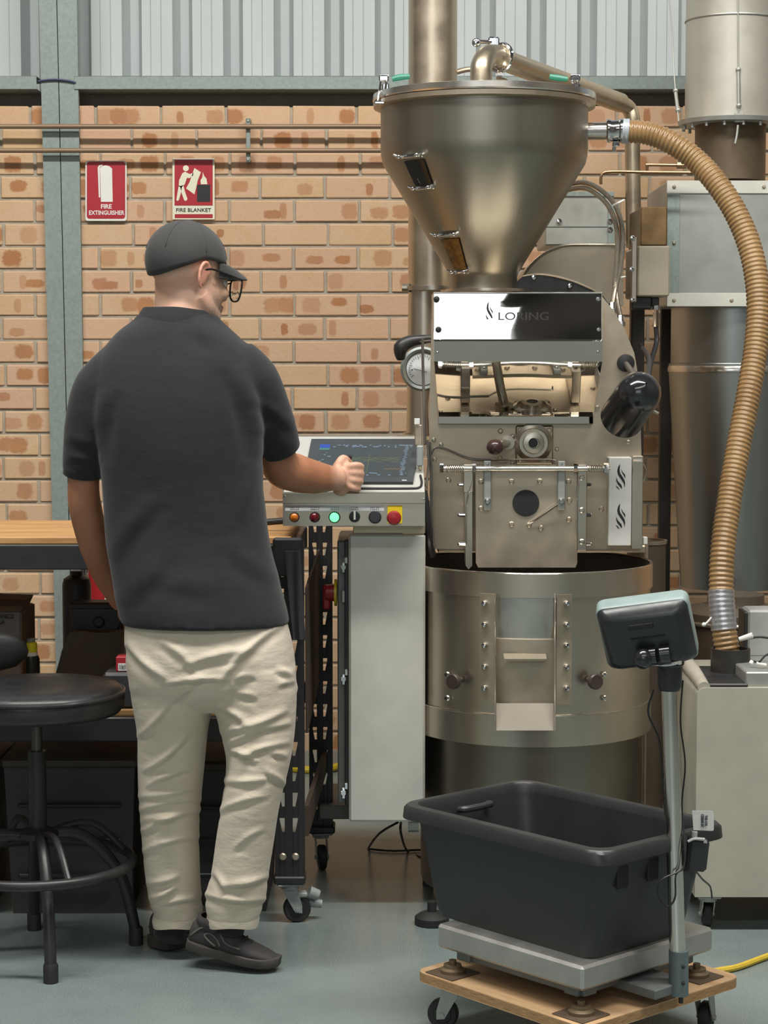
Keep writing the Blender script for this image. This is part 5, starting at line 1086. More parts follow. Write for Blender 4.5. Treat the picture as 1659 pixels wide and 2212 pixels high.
for fx, fy in ((110, 2122), (294, 2040), (74, 2008), (-130, 2070)):
    f = G(fx, fy); dv = Vector((f.x - sx, f.y - sy, 0)); L_ = dv.length; dv.normalize()
    m = MB(); m.tube([Vector((sx, sy, zhub - 0.008)) + dv * 0.02, Vector((sx, sy, zhub - 0.02)) + dv * L_ * 0.45, Vector((sx, sy, zhub - 0.12)) + dv * L_ * 0.82, Vector((f.x, f.y, 0.05)) - dv * 0.004, Vector((f.x, f.y, 0.004))], 0.0145, 14, 6); lg = m.build('leg', BLACKM, st)
    m = MB(); m.lathe([(0.018, 0), (0.018, 0.04), (0.016, 0.045)], (f.x, f.y, 0), 16); m.build('leg_tip', RUBBER, lg)
zr_ = W(80, 1862, 4.82).z; rr_ = S(205, 4.82)
m = MB(); m.tube([(sx + math.cos(a) * rr_, sy + math.sin(a) * rr_, zr_) for a in [i * 2 * math.pi / 48 for i in range(48)]], 0.0125, 12, 1, closed=True); fr_ = m.build('foot_ring', BLACKM, st)
for a in (0.5, 2.1, 3.7, 5.2):
    m = MB(); m.tube([(sx + math.cos(a) * 0.02, sy + math.sin(a) * .02, zhub - 0.006), (sx + math.cos(a) * rr_ * .6, sy + math.sin(a) * rr_ * .6, zhub + 0.006), (sx + math.cos(a) * rr_, sy + math.sin(a) * rr_, zr_)], 0.009, 10, 4); m.build('ring_arm', BLACKM, fr_)
# ================================================================ dolly, scale and tub
A42 = math.radians(41.5)
def loc(c, a, v): return Vector(c) + Matrix.Rotation(a, 3, 'Z') @ Vector(v)
dc = (0.423, 4.265, 0)
dl = thing('plywood_dolly', 'flat plywood dolly on black castors under the weighing scale', 'dolly', dc, A42, local=True)
m = MB(); hs = 0.2525; r_ = 0.03
P = []
for cx, cy, a0 in ((hs - r_, hs - r_, 0), (-hs + r_, hs - r_, 90), (-hs + r_, -hs + r_, 180), (hs - r_, -hs + r_, 270)):
    for i in range(5): a = math.radians(a0 + 22.5 * i); P.append((cx + r_ * math.cos(a), cy + r_ * math.sin(a), 0.108))
m.prism(P, (0, 0, 0.022)); m.build('board', PLY, dl, 0)
m = MB(); m.prism([(x * 1.0005, y * 1.0005, 0.110) for x, y, z in P], (0, 0, 0.018)); m.build('board_edge', M('ply_edge', (176, 142, 100), 0.7, 0, 0.2, 40, 0.1, 120, (1, 1, 14), col2=(132, 100, 66)), dl, 0)
for sx_, sy_, a in ((-1, 1, 2.2), (1, 1, 0.4), (1, -1, 0.4), (-1, -1, 2.6)):
    castor(dl, (sx_ * 0.195, sy_ * 0.195), 0.107, rw=0.034, ww=0.024, ang=a)
# scale
pc = (0.415, 4.253, 0.13)
sc = thing('platform_scale', 'industrial platform scale with steel plate, tall post and dark readout head', 'scale', pc, math.radians(42.4), local=True)
# local z measured from the dolly top
zt = 0.110; zb_ = 0.058; hx_, hy_ = 0.212, 0.213
PLATE = M('worn_steel_plate', (186, 186, 180), 0.45, 0.8, 0.14, 10, 0.05, 140)
m = MB(); m.cbox((0, 0, (zt + zb_) / 2), (2 * hx_, 2 * hy_, zt - zb_), 0.006); m.build('weighing_plate', PLATE, sc, 0)
FRM = M('grey_painted_frame', (112, 116, 114), 0.5, 0.2, 0.12, 16)
m = MB()
for s in (-1, 1):
    m.cbox((0, s * (hy_ - 0.055), 0.046), (2 * hx_ - 0.05, 0.04, 0.026), 0.003); m.cbox((s * (hx_ - 0.055), 0, 0.046), (0.04, 2 * hy_ - 0.05, 0.026), 0.003)
m.build('base_frame', FRM, sc, 0)
for a in (-1, 1):
    for b in (-1, 1):
        x, y = a * (hx_ - 0.025), b * (hy_ - 0.025)
        m = MB(); m.cyl((x, y, 0.002), (x, y, 0.03), 0.008, seg=12); m.lathe([(0.028, 0.003), (0.028, 0.010), (0.02, 0.014), (0.02, 0.02), (0.001, 0.02)], (x, y, 0), 20); f = m.build('levelling_foot', M('brass_foot', (126, 110, 86), 0.5, 0.5, 0.1, 20), sc)
        m = MB(); m.cbox((x, y, 0.0015), (0.085, 0.085, 0.003), 0.001); m.build('foot_pad', M('dark_pad', (92, 76, 60), 0.7, 0, 0.12, 20), f, 0)
# post, in world space through the inverse turn
Rinv = Matrix.Rotation(-math.radians(42.4), 3, 'Z'); tl = lambda p: Rinv @ (Vector(p) - Vector(pc))
pb_ = Vector((0.600, 4.085, 0)); pbx = G(1466, 2148, 0.15); pb_ = Vector((pbx.x, pbx.y, 0.15)); pt_ = W(1446, 1482, pb_.y)
e0 = tl((pb_.x, pb_.y, 0.165))
m = MB(); q = Vector((hx_ * 0.4, e0.y + 0.0, 0)); a = tl(W(1335, 2100, 4.15)); m.cbox((e0.x - 0.02, (e0.y - hy_ + 0.07) / 2, 0.034), (0.11, abs(e0.y + hy_ - 0.07), 0.022), 0.003); m.build('post_arm', FRM, sc, 0)
bk = W(1466, 2052, pb_.y)
m = MB(); m.cyl(tl((pb_.x, pb_.y, 0.150)), tl((bk.x, pb_.y, bk.z)), 0.0205, seg=24); soc = m.build('post_socket', M('blue_grey_socket', (104, 118, 120), 0.45, 0.2, 0.1, 20), sc)
MB().bolts('bolt', BLACKM, soc, [tl((pb_.x + 0.006, pb_.y - 0.0195, z)) for z in (0.18, 0.215)], 0.004, Rinv @ Vector((0, -1, 0)))
m = MB(); m.cyl(tl((pb_.x + 0.005, pb_.y, 0.152)), tl((pb_.x + 0.005, pb_.y, 0.132)), 0.005, seg=8); m.build('pin', BLACKM, soc)
m = MB(); m.cyl(tl((pb_.x, pb_.y, 0.16)), tl(pt_), 0.0168, 0.0166, 28); m.build('post', STEEL_R, sc)
Yp = pb_.y
m = MB(); m.lathe([(0.0205, -0.005), (0.025, 0.004), (0.026, 0.045), (0.03, 0.05), (0.03, 0.056), (0.001, 0.056)], tl(W(1446, 1486, Yp)), 28, (0, 0, 1)); nk = m.build('post_collar', BLACKP, sc)
# readout head: front shell turned away, dark back toward us
hc = W(1398, 1366, Yp - 0.01)
ang = math.radians(-13); tilt = math.radians(26)
Rh = Matrix.Rotation(math.radians(-14), 3, 'Z') @ Matrix.Rotation(math.radians(-9), 3, 'Y') @ Matrix.Rotation(tilt, 3, 'X')
def hp(v): return tl(hc + Rh @ Vector(v))
def shell(mb, secs):
    # secs: (y, half width, half height, corner, z shift)
    R = []
    for (y, w, h, c_, zs) in secs:
        P = []
        for cx, cz, a0 in ((w - c_, h - c_, 0), (-w + c_, h - c_, 90), (-w + c_, -h + c_, 180), (w - c_, -h + c_, 270)):
            for i in range(5): a = math.radians(a0 + 22.5 * i); P.append(hp((cx + c_ * math.cos(a), y, cz + c_ * math.sin(a) + zs)))
        R.append(P)
    return mb.rings(R)
m = MB(); shell(m, [(0.034, 0.084, 0.064, 0.012, 0), (0.034, 0.091, 0.071, 0.014, 0), (0.026, 0.095, 0.075, 0.016, 0), (-0.002, 0.095, 0.075, 0.016, 0), (-0.006, 0.093, 0.073, 0.016, 0)])
hd = m.build('readout_head', M('grey_green_shell', (142, 160, 158), 0.42, 0, 0.05, 18), sc, 40); hd['label'] = 'grey-green front shell'
m = MB(); shell(m, [(-0.004, 0.093, 0.073, 0.016, 0), (-0.010, 0.092, 0.072, 0.016, 0), (-0.030, 0.080, 0.062, 0.018, 0.0), (-0.036, 0.072, 0.055, 0.016, 0), (-0.037, 0.066, 0.05, 0.012, 0)]); bs_ = m.build('back_shell', M('dark_shell', (44, 47, 49), 0.3, 0, 0.08, 20), hd, 40)
m = MB(); 
m.rings([[hp((x, -0.0375, z)) for x, z in ((-0.03, 0.034), (0.022, 0.034), (0.022, 0.047), (-0.03, 0.047))], [hp((x, -0.0395, z)) for x, z in ((-0.028, 0.036), (0.02, 0.036), (0.02, 0.045), (-0.028, 0.045))]])
m.cyl(hp((-0.03, -0.038, 0.012)), hp((0.04, -0.038, 0.012)), 0.0014, seg=6); m.build('vent_slot', BLACKPR, bs_, 0)
m = MB(); 
for x in (0.006, 0.034): m.cyl(hp((x - 0.01, -0.046, -0.028)), hp((x + 0.010, -0.046, -0.028)), 0.020, seg=20)
m.ell(hp((-0.010, -0.056, -0.026)), (0.020, 0.020, 0.022), None, 20, 12); m.build('pivot_knob', M('gloss_black2', (36, 37, 40), 0.18, 0, 0.08, 20, coat=0.5), bs_)
m = MB(); m.cyl(tl(W(1447, 1446, Yp)), hp((0.015, -0.045, -0.032)), 0.013, seg=16); m.build('neck', BLACKP, nk)
m = MB(); m.tube([tl(W(1387, 1434, Yp - 0.03)), tl(W(1410, 1434, Yp - 0.035)), tl(W(1440, 1436, Yp - 0.035)), tl(W(1466, 1430, Yp - 0.03)), tl(W(1477, 1416, Yp - 0.02)), tl(W(1479, 1408, Yp - 0.015))], 0.0034, 8, 4); m.cbox(tl(W(1468, 1431, Yp - 0.032)), (0.009, 0.008, 0.009), 0.002); m.build('white_tie', WHITEP, sc)
# leads along the post
m = MB(); T = lambda *p: tl(W(*p))
m.tube([T(1412, 1490, Yp + 0.02), T(1400, 1540, Yp + 0.03), T(1424, 1600, Yp + 0.03), T(1432, 1700, Yp + 0.03), T(1437, 1760, Yp + 0.02)], 0.0022, 6, 6)
m.tube([T(1475, 1470, Yp + 0.01), T(1470, 1560, Yp + 0.02), T(1480, 1650, Yp + 0.02), T(1473, 1740, Yp + 0.02), T(1480, 1830, Yp - 0.02), T(1474, 1876, Yp - 0.03), T(1430, 1900, Yp - 0.04), T(1421, 1930, Yp - 0.04), T(1440, 1958, Yp - 0.03), T(1458, 1940, Yp - 0.03), T(1460, 1890, Yp - 0.025), T(1478, 1870, Yp - 0.02), T(1482, 1800, Yp)], 0.002, 6, 6)
m.build('lead', CABLE_B, sc)
ad = thing('power_adapter', 'black power adapter hanging with a white test tag beside the post', 'adapter', W(1507, 1880, Yp + 0.03))
m = MB(); c_ = W(1506, 1845, Yp + 0.015); m.cbox(c_, (0.042, 0.03, 0.068), 0.006, Matrix.Rotation(math.radians(6), 3, 'Y')); b_ = m.build('adapter_body', M('adapter_black', (44, 46, 50), 0.45, 0, 0.1, 20), ad, 0)
m = MB(); m.tube([W(1486, 1818, Yp), W(1500, 1812, Yp), W(1522, 1813, Yp)], 0.003, 8, 4); m.cyl(W(1500, 1812, Yp + 0.02), W(1501, 1796, Yp + 0.02), 0.006, seg=8); m.build('tie', M('translucent_tie', (190, 194, 190), 0.4), ad)
m = MB(); 
P = [(1495, 1751), (1540, 1752), (1542, 1756), (1542, 1792), (1540, 1795), (1498, 1793)]
m.prism([W(x, y, Yp + 0.02) for x, y in P], (0, 0.0015, 0)); tg = m.build('test_tag', WHITEP, ad, 0)
t = text_mesh('THE COL', S(8, Yp), W(1525, 1773, Yp + 0.0192), (0, 0, -1), (1, 0, 0), width=S(25, Yp), bold=0.0004); t2 = text_mesh('CEREMUST', S(8, Yp), W(1517, 1773, Yp + 0.0192), (0, 0, -1), (1, 0, 0), width=S(30, Yp), bold=0.0004); t.add(t2.v, t2.f); t.build('lettering', M('faded_ink', (84, 88, 92), 0.5), tg, 0)
m = MB(); m.tube([W(1502, 1880, Yp + 0.02), W(1518, 1900, Yp + 0.1), W(1534, 1915, Yp + 0.2), W(1538, 1940, Yp + 0.25)], 0.002, 6, 4); m.build('lead', CABLE_B, ad)
# tub
bc_ = (0.382, 4.272, 0.2405)
tb = thing('plastic_tub', 'big black plastic tub with flared rim sitting on the platform scale', 'tub', bc_, math.radians(42), local=True)
TUB = M('tub_black', (46, 48, 49), 0.42, 0, 0.08, 10, 0.12, 240)
def rr2(hx__, hy__, r, z, n=7):
    P = []
    for cx, cy, a0 in ((hx__ - r, hy__ - r, 0), (-hx__ + r, hy__ - r, 90), (-hx__ + r, -hy__ + r, 180), (hx__ - r, -hy__ + r, 270)):
        for i in range(n): a = math.radians(a0 + 90 * i / (n - 1)); P.append(Vector((cx + r * math.cos(a), cy + r * math.sin(a), z)))
    return P
hz = 0.245
m = MB(); m.rings([rr2(0.145, 0.222, 0.03, 0.006), rr2(0.154, 0.232, 0.032, 0.0), rr2(0.158, 0.236, 0.034, 0.012), rr2(0.178, 0.280, 0.036, hz - 0.03), rr2(0.179, 0.281, 0.036, hz - 0.026), rr2(0.175, 0.277, 0.034, hz - 0.02), rr2(0.152, 0.230, 0.03, 0.014), rr2(0.14, 0.215, 0.03, 0.012)], cap=True)
tbb = m.build('tub_body', TUB, tb, 30)
m = MB(); m.rings([rr2(0.174, 0.276, 0.036, hz - 0.03), rr2(0.177, 0.279, 0.038, hz - 0.006), rr2(0.182, 0.284, 0.042, hz), rr2(0.200, 0.302, 0.05, hz - 0.001), rr2(0.206, 0.308, 0.052, hz - 0.008), rr2(0.208, 0.310, 0.053, hz - 0.030), rr2(0.205, 0.307, 0.052, hz - 0.030), rr2(0.202, 0.304, 0.05, hz - 0.010), rr2(0.180, 0.282, 0.04, hz - 0.012)], cap=False)
m.build('rim', TUB, tb, 40)
# moulded grips at the back wall and dark blocks painted as shaded recesses at the front right side
m = MB(); m.tube([(-0.045, 0.266, hz - 0.032), (-0.04, 0.252, hz - 0.03), (0.0, 0.248, hz - 0.03), (0.04, 0.252, hz - 0.03), (0.045, 0.266, hz - 0.032)], 0.008, 10, 5); m.build('grip', TUB, tb)
RCS = M('tub_recess', (30, 30, 31), 0.6)  # darker tub colour, recess shade put into the material
for x in (-0.105, -0.01, 0.09):
    m = MB(); m.cbox((x, -0.2725, hz - 0.07), (0.034, 0.008, 0.05), 0.002); m.build('wall_recess', RCS, tb, 0)
# ================================================================ the person
YP = 4.75
pe = thing('person', 'person seen from behind in black polo shirt, khaki trousers and dark cap reaching out', 'person', (W(420, 2080, YP).x, YP, 0))
def ring(xl, xr, y, Yc, dh, n=36, e=2.4, lean=0.0):
    c = W((xl + xr) / 2, y, Yc); hw = S((xr - xl) / 2, Yc); P = []
    for j in range(n):
        a = 2 * math.pi * j / n; ca, sa = math.cos(a), math.sin(a)
        P.append(c + Vector((hw * math.copysign(abs(ca) ** (2 / e), ca), dh * math.copysign(abs(sa) ** (2 / e), sa), lean * ca)))
    return P
def densify(Rg, k):
    out = []
    n = len(Rg)
    for i in range(n - 1):
        p0, p1, p2, p3 = Rg[max(i - 1, 0)], Rg[i], Rg[i + 1], Rg[min(i + 2, n - 1)]
        for q in range(k):
            t = q / k
            out.append([0.5 * (2 * b + (c - a) * t + (2 * a - 5 * b + 4 * c - d) * t * t + (3 * b - a - 3 * c + d) * t ** 3) for a, b, c, d in zip(p0, p1, p2, p3)])
    out.append(Rg[-1]); return out
def blob(mb, voxel, iters, fac=0.5):
    me = bpy.data.meshes.new('t'); me.from_pydata([tuple(v) for v in mb.v], [], mb.f)
    bm = bmesh.new(); bm.from_mesh(me); bmesh.ops.recalc_face_normals(bm, faces=bm.faces); bm.to_mesh(me); bm.free()
    o = bpy.data.objects.new('t', me); link(o)
    r = o.modifiers.new('r', 'REMESH'); r.mode = 'VOXEL'; r.voxel_size = voxel
    if iters: s = o.modifiers.new('s', 'SMOOTH'); s.factor = fac; s.iterations = iters
    dg = bpy.context.evaluated_depsgraph_get(); out = bpy.data.meshes.new_from_object(o.evaluated_get(dg))
    bpy.data.objects.remove(o); bpy.data.meshes.remove(me); return out
def co(me):
    a = np.empty(len(me.vertices) * 3); me.vertices.foreach_get('co', a); return a.reshape(-1, 3)
def nrm(me):
    a = np.empty(len(me.vertices) * 3); me.vertex_normals.foreach_get('vector', a); return a.reshape(-1, 3)
def setco(me, a): me.vertices.foreach_set('co', np.ascontiguousarray(a).ravel()); me.update()
def projnp(a):
    d = a - np.array([0, 0, H]); dep = d[:, 1] * COSP - d[:, 2] * SINP; up = d[:, 1] * SINP + d[:, 2] * COSP
    return CX + F * d[:, 0] / dep, CY - F * up / dep
def folds(me, lines, amp, width, seed=0, back=None):
    a = co(me); n = nrm(me); x, y = projnp(a); d = np.zeros(len(a)); rg = random.Random(seed)
    front = n[:, 1] < 0.35
    for (x0, y0, x1, y1, *k) in lines:
        am = amp * (k[0] if k else 1.0) ; w = width * (k[1] if len(k) > 1 else 1.0)
        dx, dy = x1 - x0, y1 - y0; L = math.hypot(dx, dy); ux, uy = dx / L, dy / L
        t = ((x - x0) * ux + (y - y0) * uy) / L
        bow = 0.10 * L * (4 * np.clip(t, 0, 1) * (1 - np.clip(t, 0, 1))) * rg.choice((-1, 1)) * 0.5
        s = (-(x - x0) * uy + (y - y0) * ux) - bow
        if ux < 0: s = -s
        tap = np.clip(1 - np.abs(t - 0.5) * 2, -0.15, 1); tap = np.clip(tap + 0.15, 0, 1) ** 0.6
        d += am * tap * (np.exp(-(s / w) ** 2) - 0.85 * np.exp(-((s - 1.7 * w) / (0.9 * w)) ** 2)) * front
    setco(me, a + n * d[:, None])
def put(me, name, mt, parent, smooth=180):
    off = OFF[parent.name]; me.transform(Matrix.Translation(-off)); finish(me, smooth); me.name = name
    return place(name, me, mt, parent, off)
# ---------------------------------------------------------------- head frame
HC = W(407, 597, 4.765); RHd = Matrix.Rotation(math.radians(-50), 3, 'Z') @ Matrix.Rotation(math.radians(-8), 3, 'X')
def hd_(v): return HC + RHd @ Vector(v)
bd = MB()
bd.ell(hd_((0, -0.012, 0.035)), (0.074, 0.094, 0.086), RHd, 28, 18)
bd.ell(hd_((0, 0.035, -0.03)), (0.062, 0.060, 0.075), RHd, 24, 16)
bd.ell(hd_((0, 0.062, -0.085)), (0.040, 0.036, 0.028), RHd); bd.ell(hd_((0, 0.012, -0.06)), (0.066, 0.066, 0.05), RHd)
for s in (-1, 1):
    bd.tube([hd_((s * 0.050, 0.0, -0.045)), hd_((s * 0.046, 0.03, -0.072)), hd_((s * 0.022, 0.068, -0.092))], 0.022, 12, 4)
    bd.ell(hd_((s * 0.035, 0.075, -0.03)), (0.022, 0.018, 0.018), RHd)
    Re = RHd @ Matrix.Rotation(s * 0.35, 3, 'Z') @ Matrix.Rotation(-0.15, 3, 'X')
    bd.ell(hd_((s * 0.077, -0.010, -0.002)), (0.007, 0.016, 0.029), Re)
    ec = hd_((s * 0.081, -0.012, -0.002))
    bd.tube([ec + Re @ Vector((s * 0.003, 0.017 * math.cos(a) - (0.004 if math.cos(a) < 0 else 0), 0.031 * math.sin(a))) for a in [math.radians(q) for q in (10, 50, 90, 130, 170, 205, 240, 265)]], [0.004, 0.0045, 0.005, 0.0055, 0.0055, 0.005, 0.006, 0.006], 8, 3)
bd.ell(hd_((0, 0.086, 0.012)), (0.052, 0.012, 0.012), RHd)
bd.tube([hd_((0, 0.092, 0.008)), hd_((0, 0.103, -0.015)), hd_((0, 0.113, -0.034))], [0.009, 0.010, 0.0125], 12, 4)
for s in (-1, 1): bd.ell(hd_((s * 0.011, 0.1, -0.038)), (0.009, 0.010, 0.008), RHd)
bd.ell(hd_((0, 0.094, -0.060)), (0.023, 0.010, 0.006), RHd); bd.ell(hd_((0, 0.092, -0.070)), (0.020, 0.010, 0.006), RHd)
# neck and trunk
bd.rings(densify([ring(232, 548, 800, 4.755, 0.09), ring(262, 515, 745, 4.755, 0.085), ring(305, 470, 705, 4.755, 0.075), ring(331, 452, 676, 4.758, 0.066, e=2), ring(335, 449, 640, 4.765, 0.062, e=2), ring(336, 448, 605, 4.772, 0.062, e=2), ring(345, 446, 575, 4.775, 0.062, e=2)], 3))
bd.rings(densify([ring(285, 610, 1480, YP, 0.10), ring(280, 600, 1350, YP, 0.10), ring(240, 555, 1150, YP, 0.09), ring(225, 548, 950, YP, 0.10), ring(232, 548, 780, 4.755, 0.085)], 3))
# arms
def limb(mb, pts, rad, seg=18, sub=5): return mb.tube([W(*p) for p in pts], [S(r, pts[min(i, len(pts) - 1)][2]) for i, r in enumerate(rad)], seg, sub)
limb(bd, [(262, 780, 4.75), (205, 870, 4.755), (190, 960, 4.76), (181, 1040, 4.78), (184, 1095, 4.80), (204, 1175, 4.86), (228, 1245, 4.93), (262, 1305, 4.99)], [38, 40, 34, 34, 36, 34.5, 27, 20])
limb(bd, [(515, 780, 4.75), (560, 860, 4.77), (590, 940, 4.82), (606, 1006, 4.885), (640, 1022, 4.93), (682, 1031, 4.99), (722, 1034, 5.05)], [38, 42, 38, 42, 42, 36, 25])
# hands
def hand(mb, palm, fingers, thumb):
    for c, r, R in palm: mb.ell(c, r, R, 20, 12)
    for P, r in fingers: mb.tube(P, r, 12, 4); [mb.ell(P[i], r[min(i, len(r) - 1)] * 1.04, None, 10, 8) for i in (0, len(P) - 1)]
    P, r = thumb; mb.tube(P, r, 12, 4); mb.ell(P[-1], r[-1], None, 10, 8)
YHd = 5.085
ff = []
for i in range(4):
    yk = 1005 + i * 16.0; xk = 770 - (0, 0, 1.5, 6)[i]; Lk = (1.0, 1.05, 1.0, 0.82)[i]
    ff.append(([W(738, 1024 + (i - 1.5) * 7, YHd + 0.005), W(xk - 6, yk, YHd - 0.004), W(xk + 9 * Lk, yk + 2, YHd + 0.012), W(xk + 8 * Lk, yk + 5, YHd + 0.034), W(xk - 12, yk + 6, YHd + 0.044), W(xk - 22, yk + 6, YHd + 0.032)], [0.010, 0.0098, 0.0092, 0.0085, 0.0078, 0.0074]))
Rp = Matrix.Rotation(0.15, 3, 'Y')
hand(bd, [(W(744, 1030, YHd + 0.008), (0.034, 0.017, 0.041), Rp), (W(736, 1050, YHd + 0.014), (0.024, 0.02, 0.026), Rp), (W(728, 1034, YHd - 0.02), (0.024, 0.022, 0.031), Rp)], ff,
     ([W(724, 1018, YHd), W(733, 1001, YHd + 0.002), W(741, 991, YHd + 0.012), W(752, 996, YHd + 0.034), W(757, 1002, YHd + 0.042)], [0.014, 0.0125, 0.0115, 0.0095, 0.0085]))
lh = W(285, 1345, 5.03); lf = []
for i in range(4):
    b = lh + Vector((0.004 + 0.003 * i, -0.03 + 0.018 * i, -0.02)); lf.append(([lh + Vector((0, -0.02 + 0.013 * i, 0)), b, b + Vector((0.012, 0, -0.034)), b + Vector((0.026, 0, -0.052)), b + Vector((0.040, 0, -0.060))], [0.010, 0.0095, 0.009, 0.0082, 0.0075]))
hand(bd, [(lh, (0.020, 0.040, 0.042), None), (W(272, 1322, 5.01), (0.022, 0.028, 0.03), None)], lf, ([lh + Vector((0.0, 0.02, 0.02)), lh + Vector((0.02, 0.035, 0.0)), lh + Vector((0.035, 0.035, -0.03))], [0.013, 0.0115, 0.0095]))
# legs inside the trousers, feet inside the shoes
limb(bd, [(370, 1440, 4.76), (370, 1560, 4.78), (368, 1720, 4.80), (374, 1850, 4.82), (378, 1985, 4.83), (366, 2008, 4.84)], [62, 58, 46, 46, 32, 24])
limb(bd, [(535, 1440, 4.74), (552, 1560, 4.73), (548, 1720, 4.72), (525, 1850, 4.725), (500, 1970, 4.73), (495, 2005, 4.725)], [64, 60, 48, 46, 33, 30])
bmsh = blob(bd, 0.0042, 5)
pts_ = co(bmsh); px_, py_ = projnp(pts_)
hl = (pts_ - np.array(HC)) @ np.array(RHd)      # head coordinates
st_ = np.clip((hl[:, 1] - 0.01) / 0.03, 0, 1) * np.clip((-0.028 - hl[:, 2]) / 0.025, 0, 1) * (py_ < 700)
hr_ = np.clip((hl[:, 2] + 0.055) / 0.03, 0, 1) * np.clip((0.015 - hl[:, 1]) / 0.02, 0, 1) * (py_ < 640) * (np.abs(hl[:, 0]) < 0.076)
tan_shade = np.clip((py_ - 800) / 60, 0, 1) * (1 - np.clip((px_ - 712) / 20, 0, 1) * 0.75)  # arm tone mixes real tan with shade put into the colour
red = np.clip((np.abs(hl[:, 0]) - 0.072) / 0.006, 0, 1) * (py_ < 640) * 0.6
for nm, arr in (('stubble', st_), ('crop', hr_), ('tan', tan_shade), ('flush', red)):
    at = bmsh.attributes.new(nm, 'FLOAT', 'POINT'); at.data.foreach_set('value', arr.astype(np.float32))
def skin():
    m, nt, bs = NT('skin'); v = coords(nt); n1 = noise(nt, v, 18, 4); n2 = noise(nt, v, 260, 2)
    def A(nm):
        a = nt.nodes.new('ShaderNodeAttribute'); a.attribute_name = nm; return a.outputs['Fac']
    c = mixc(nt, rampf(nt, n1, 0.3, 0.7), lin((224, 176, 150)), lin((234, 192, 168)))
    c = mixc(nt, A('tan'), c, mixc(nt, rampf(nt, n1, 0.3, 0.7), lin((168, 112, 82)), lin((184, 128, 98))))
    c = mixc(nt, A('flush'), c, lin((196, 116, 96)))
    c = mixc(nt, mathn(nt, 'MULTIPLY', A('crop'), rampf(nt, n2, 0.3, 0.7, 0.03, 0.14)), c, lin((140, 112, 92)))
    c = mixc(nt, mathn(nt, 'MULTIPLY', A('stubble'), rampf(nt, n2, 0.35, 0.65, 0.35, 0.8)), c, lin((132, 116, 106)))
    nt.links.new(c, bs.inputs['Base Color']); bs.inputs['Roughness'].default_value = 0.5
    bs.inputs['Subsurface Weight'].default_value = 0.08; bs.inputs['Subsurface Radius'].default_value = (0.008, 0.004, 0.002); bs.inputs['Subsurface Scale'].default_value = 0.6
    bumpn(nt, bs, n2, 0.06, 0.001); return m
body = put(bmsh, 'body', skin(), pe)
for s in (-1, 1):
    m = MB(); m.ell(hd_((s * 0.031, 0.079, -0.006)), 0.0125, None, 14, 10); e_ = m.build('eye', M('eye_white' + str(s), (226, 220, 212), 0.2, 0, 0.02, 20), pe, 180)
    m = MB(); m.ell(hd_((s * 0.031, 0.0875, -0.008)), (0.0055, 0.0055, 0.0055), None, 12, 8); m.build('iris', M('iris' + str(s), (70, 56, 44), 0.15), e_, 180)
# ---------------------------------------------------------------- shirt
sh = MB()
sh.rings(densify([ring(263, 627, 1347, 4.755, 0.150, e=2.3), ring(255, 622, 1318, 4.755, 0.148), ring(244, 606, 1260, 4.755, 0.142), ring(228, 582, 1160, 4.755, 0.130), ring(222, 572, 1060, 4.752, 0.128), ring(213, 566, 960, 4.75, 0.132), ring(202, 566, 870, 4.75, 0.130), ring(206, 562, 800, 4.752, 0.118), ring(226, 540, 752, 4.755, 0.104), ring(255, 505, 717, 4.757, 0.092), ring(288, 478, 692, 4.76, 0.082, e=2.1), ring(300, 466, 676, 4.762, 0.076, e=2)], 4))
limb(sh, [(268, 778, 4.752), (216, 838, 4.754), (194, 900, 4.756), (183, 965, 4.765), (179, 1022, 4.778)], [50, 57, 52, 47, 44], 24)
limb(sh, [(505, 775, 4.752), (545, 822, 4.76), (572, 878, 4.785), (592, 930, 4.815), (604, 966, 4.845)], [52, 59, 54, 49, 46], 24)
sm = blob(sh, 0.0062, 14)
folds(sm, [(512, 800, 560, 975, 1.6, 1.5), (545, 860, 640, 930, 0.6), (225, 850, 205, 990, 1.0, 1.4), (150, 940, 215, 960, 0.6), (148, 985, 215, 1000, 0.6), (240, 1200, 330, 1080, 0.7, 1.6), (250, 1300, 360, 1180, 0.6, 1.8), (560, 1010, 520, 1120, 0.6, 1.4), (600, 1250, 500, 1170, 0.6, 1.6), (420, 700, 470, 740, 0.6, 1.4), (330, 1240, 480, 1260, 0.45, 1.8), (545, 930, 635, 900, 0.4)], 0.0060, 12, 3)
def cloth(name, c1, c2, weave, rough=0.9, bump=0.25, crease=0.0):
    m, nt, bs = NT(name); v = coords(nt); n1 = noise(nt, v, 7, 4); n2 = noise(nt, v, weave, 2)
    nt.links.new(mixc(nt, mathn(nt, 'ADD', mathn(nt, 'MULTIPLY', rampf(nt, n1, 0.3, 0.7), 0.6), mathn(nt, 'MULTIPLY', rampf(nt, n2, 0.3, 0.7), 0.4)), lin(c1), lin(c2)), bs.inputs['Base Color'])
    bs.inputs['Roughness'].default_value = rough; bs.inputs['Specular IOR Level'].default_value = 0.25
    bs.inputs['Sheen Weight'].default_value = 0.15
    n3 = noise(nt, coords(nt, (1, 1, 2.2)), 16, 3, 0.5)
    bumpn(nt, bs, mathn(nt, 'ADD', n2, mathn(nt, 'MULTIPLY', n3, crease)), bump, 0.0012); return m
POLO = cloth('black_pique', (40, 41, 44), (50, 51, 54), 420, crease=5.0)
shirt = put(sm, 'shirt', POLO, pe)
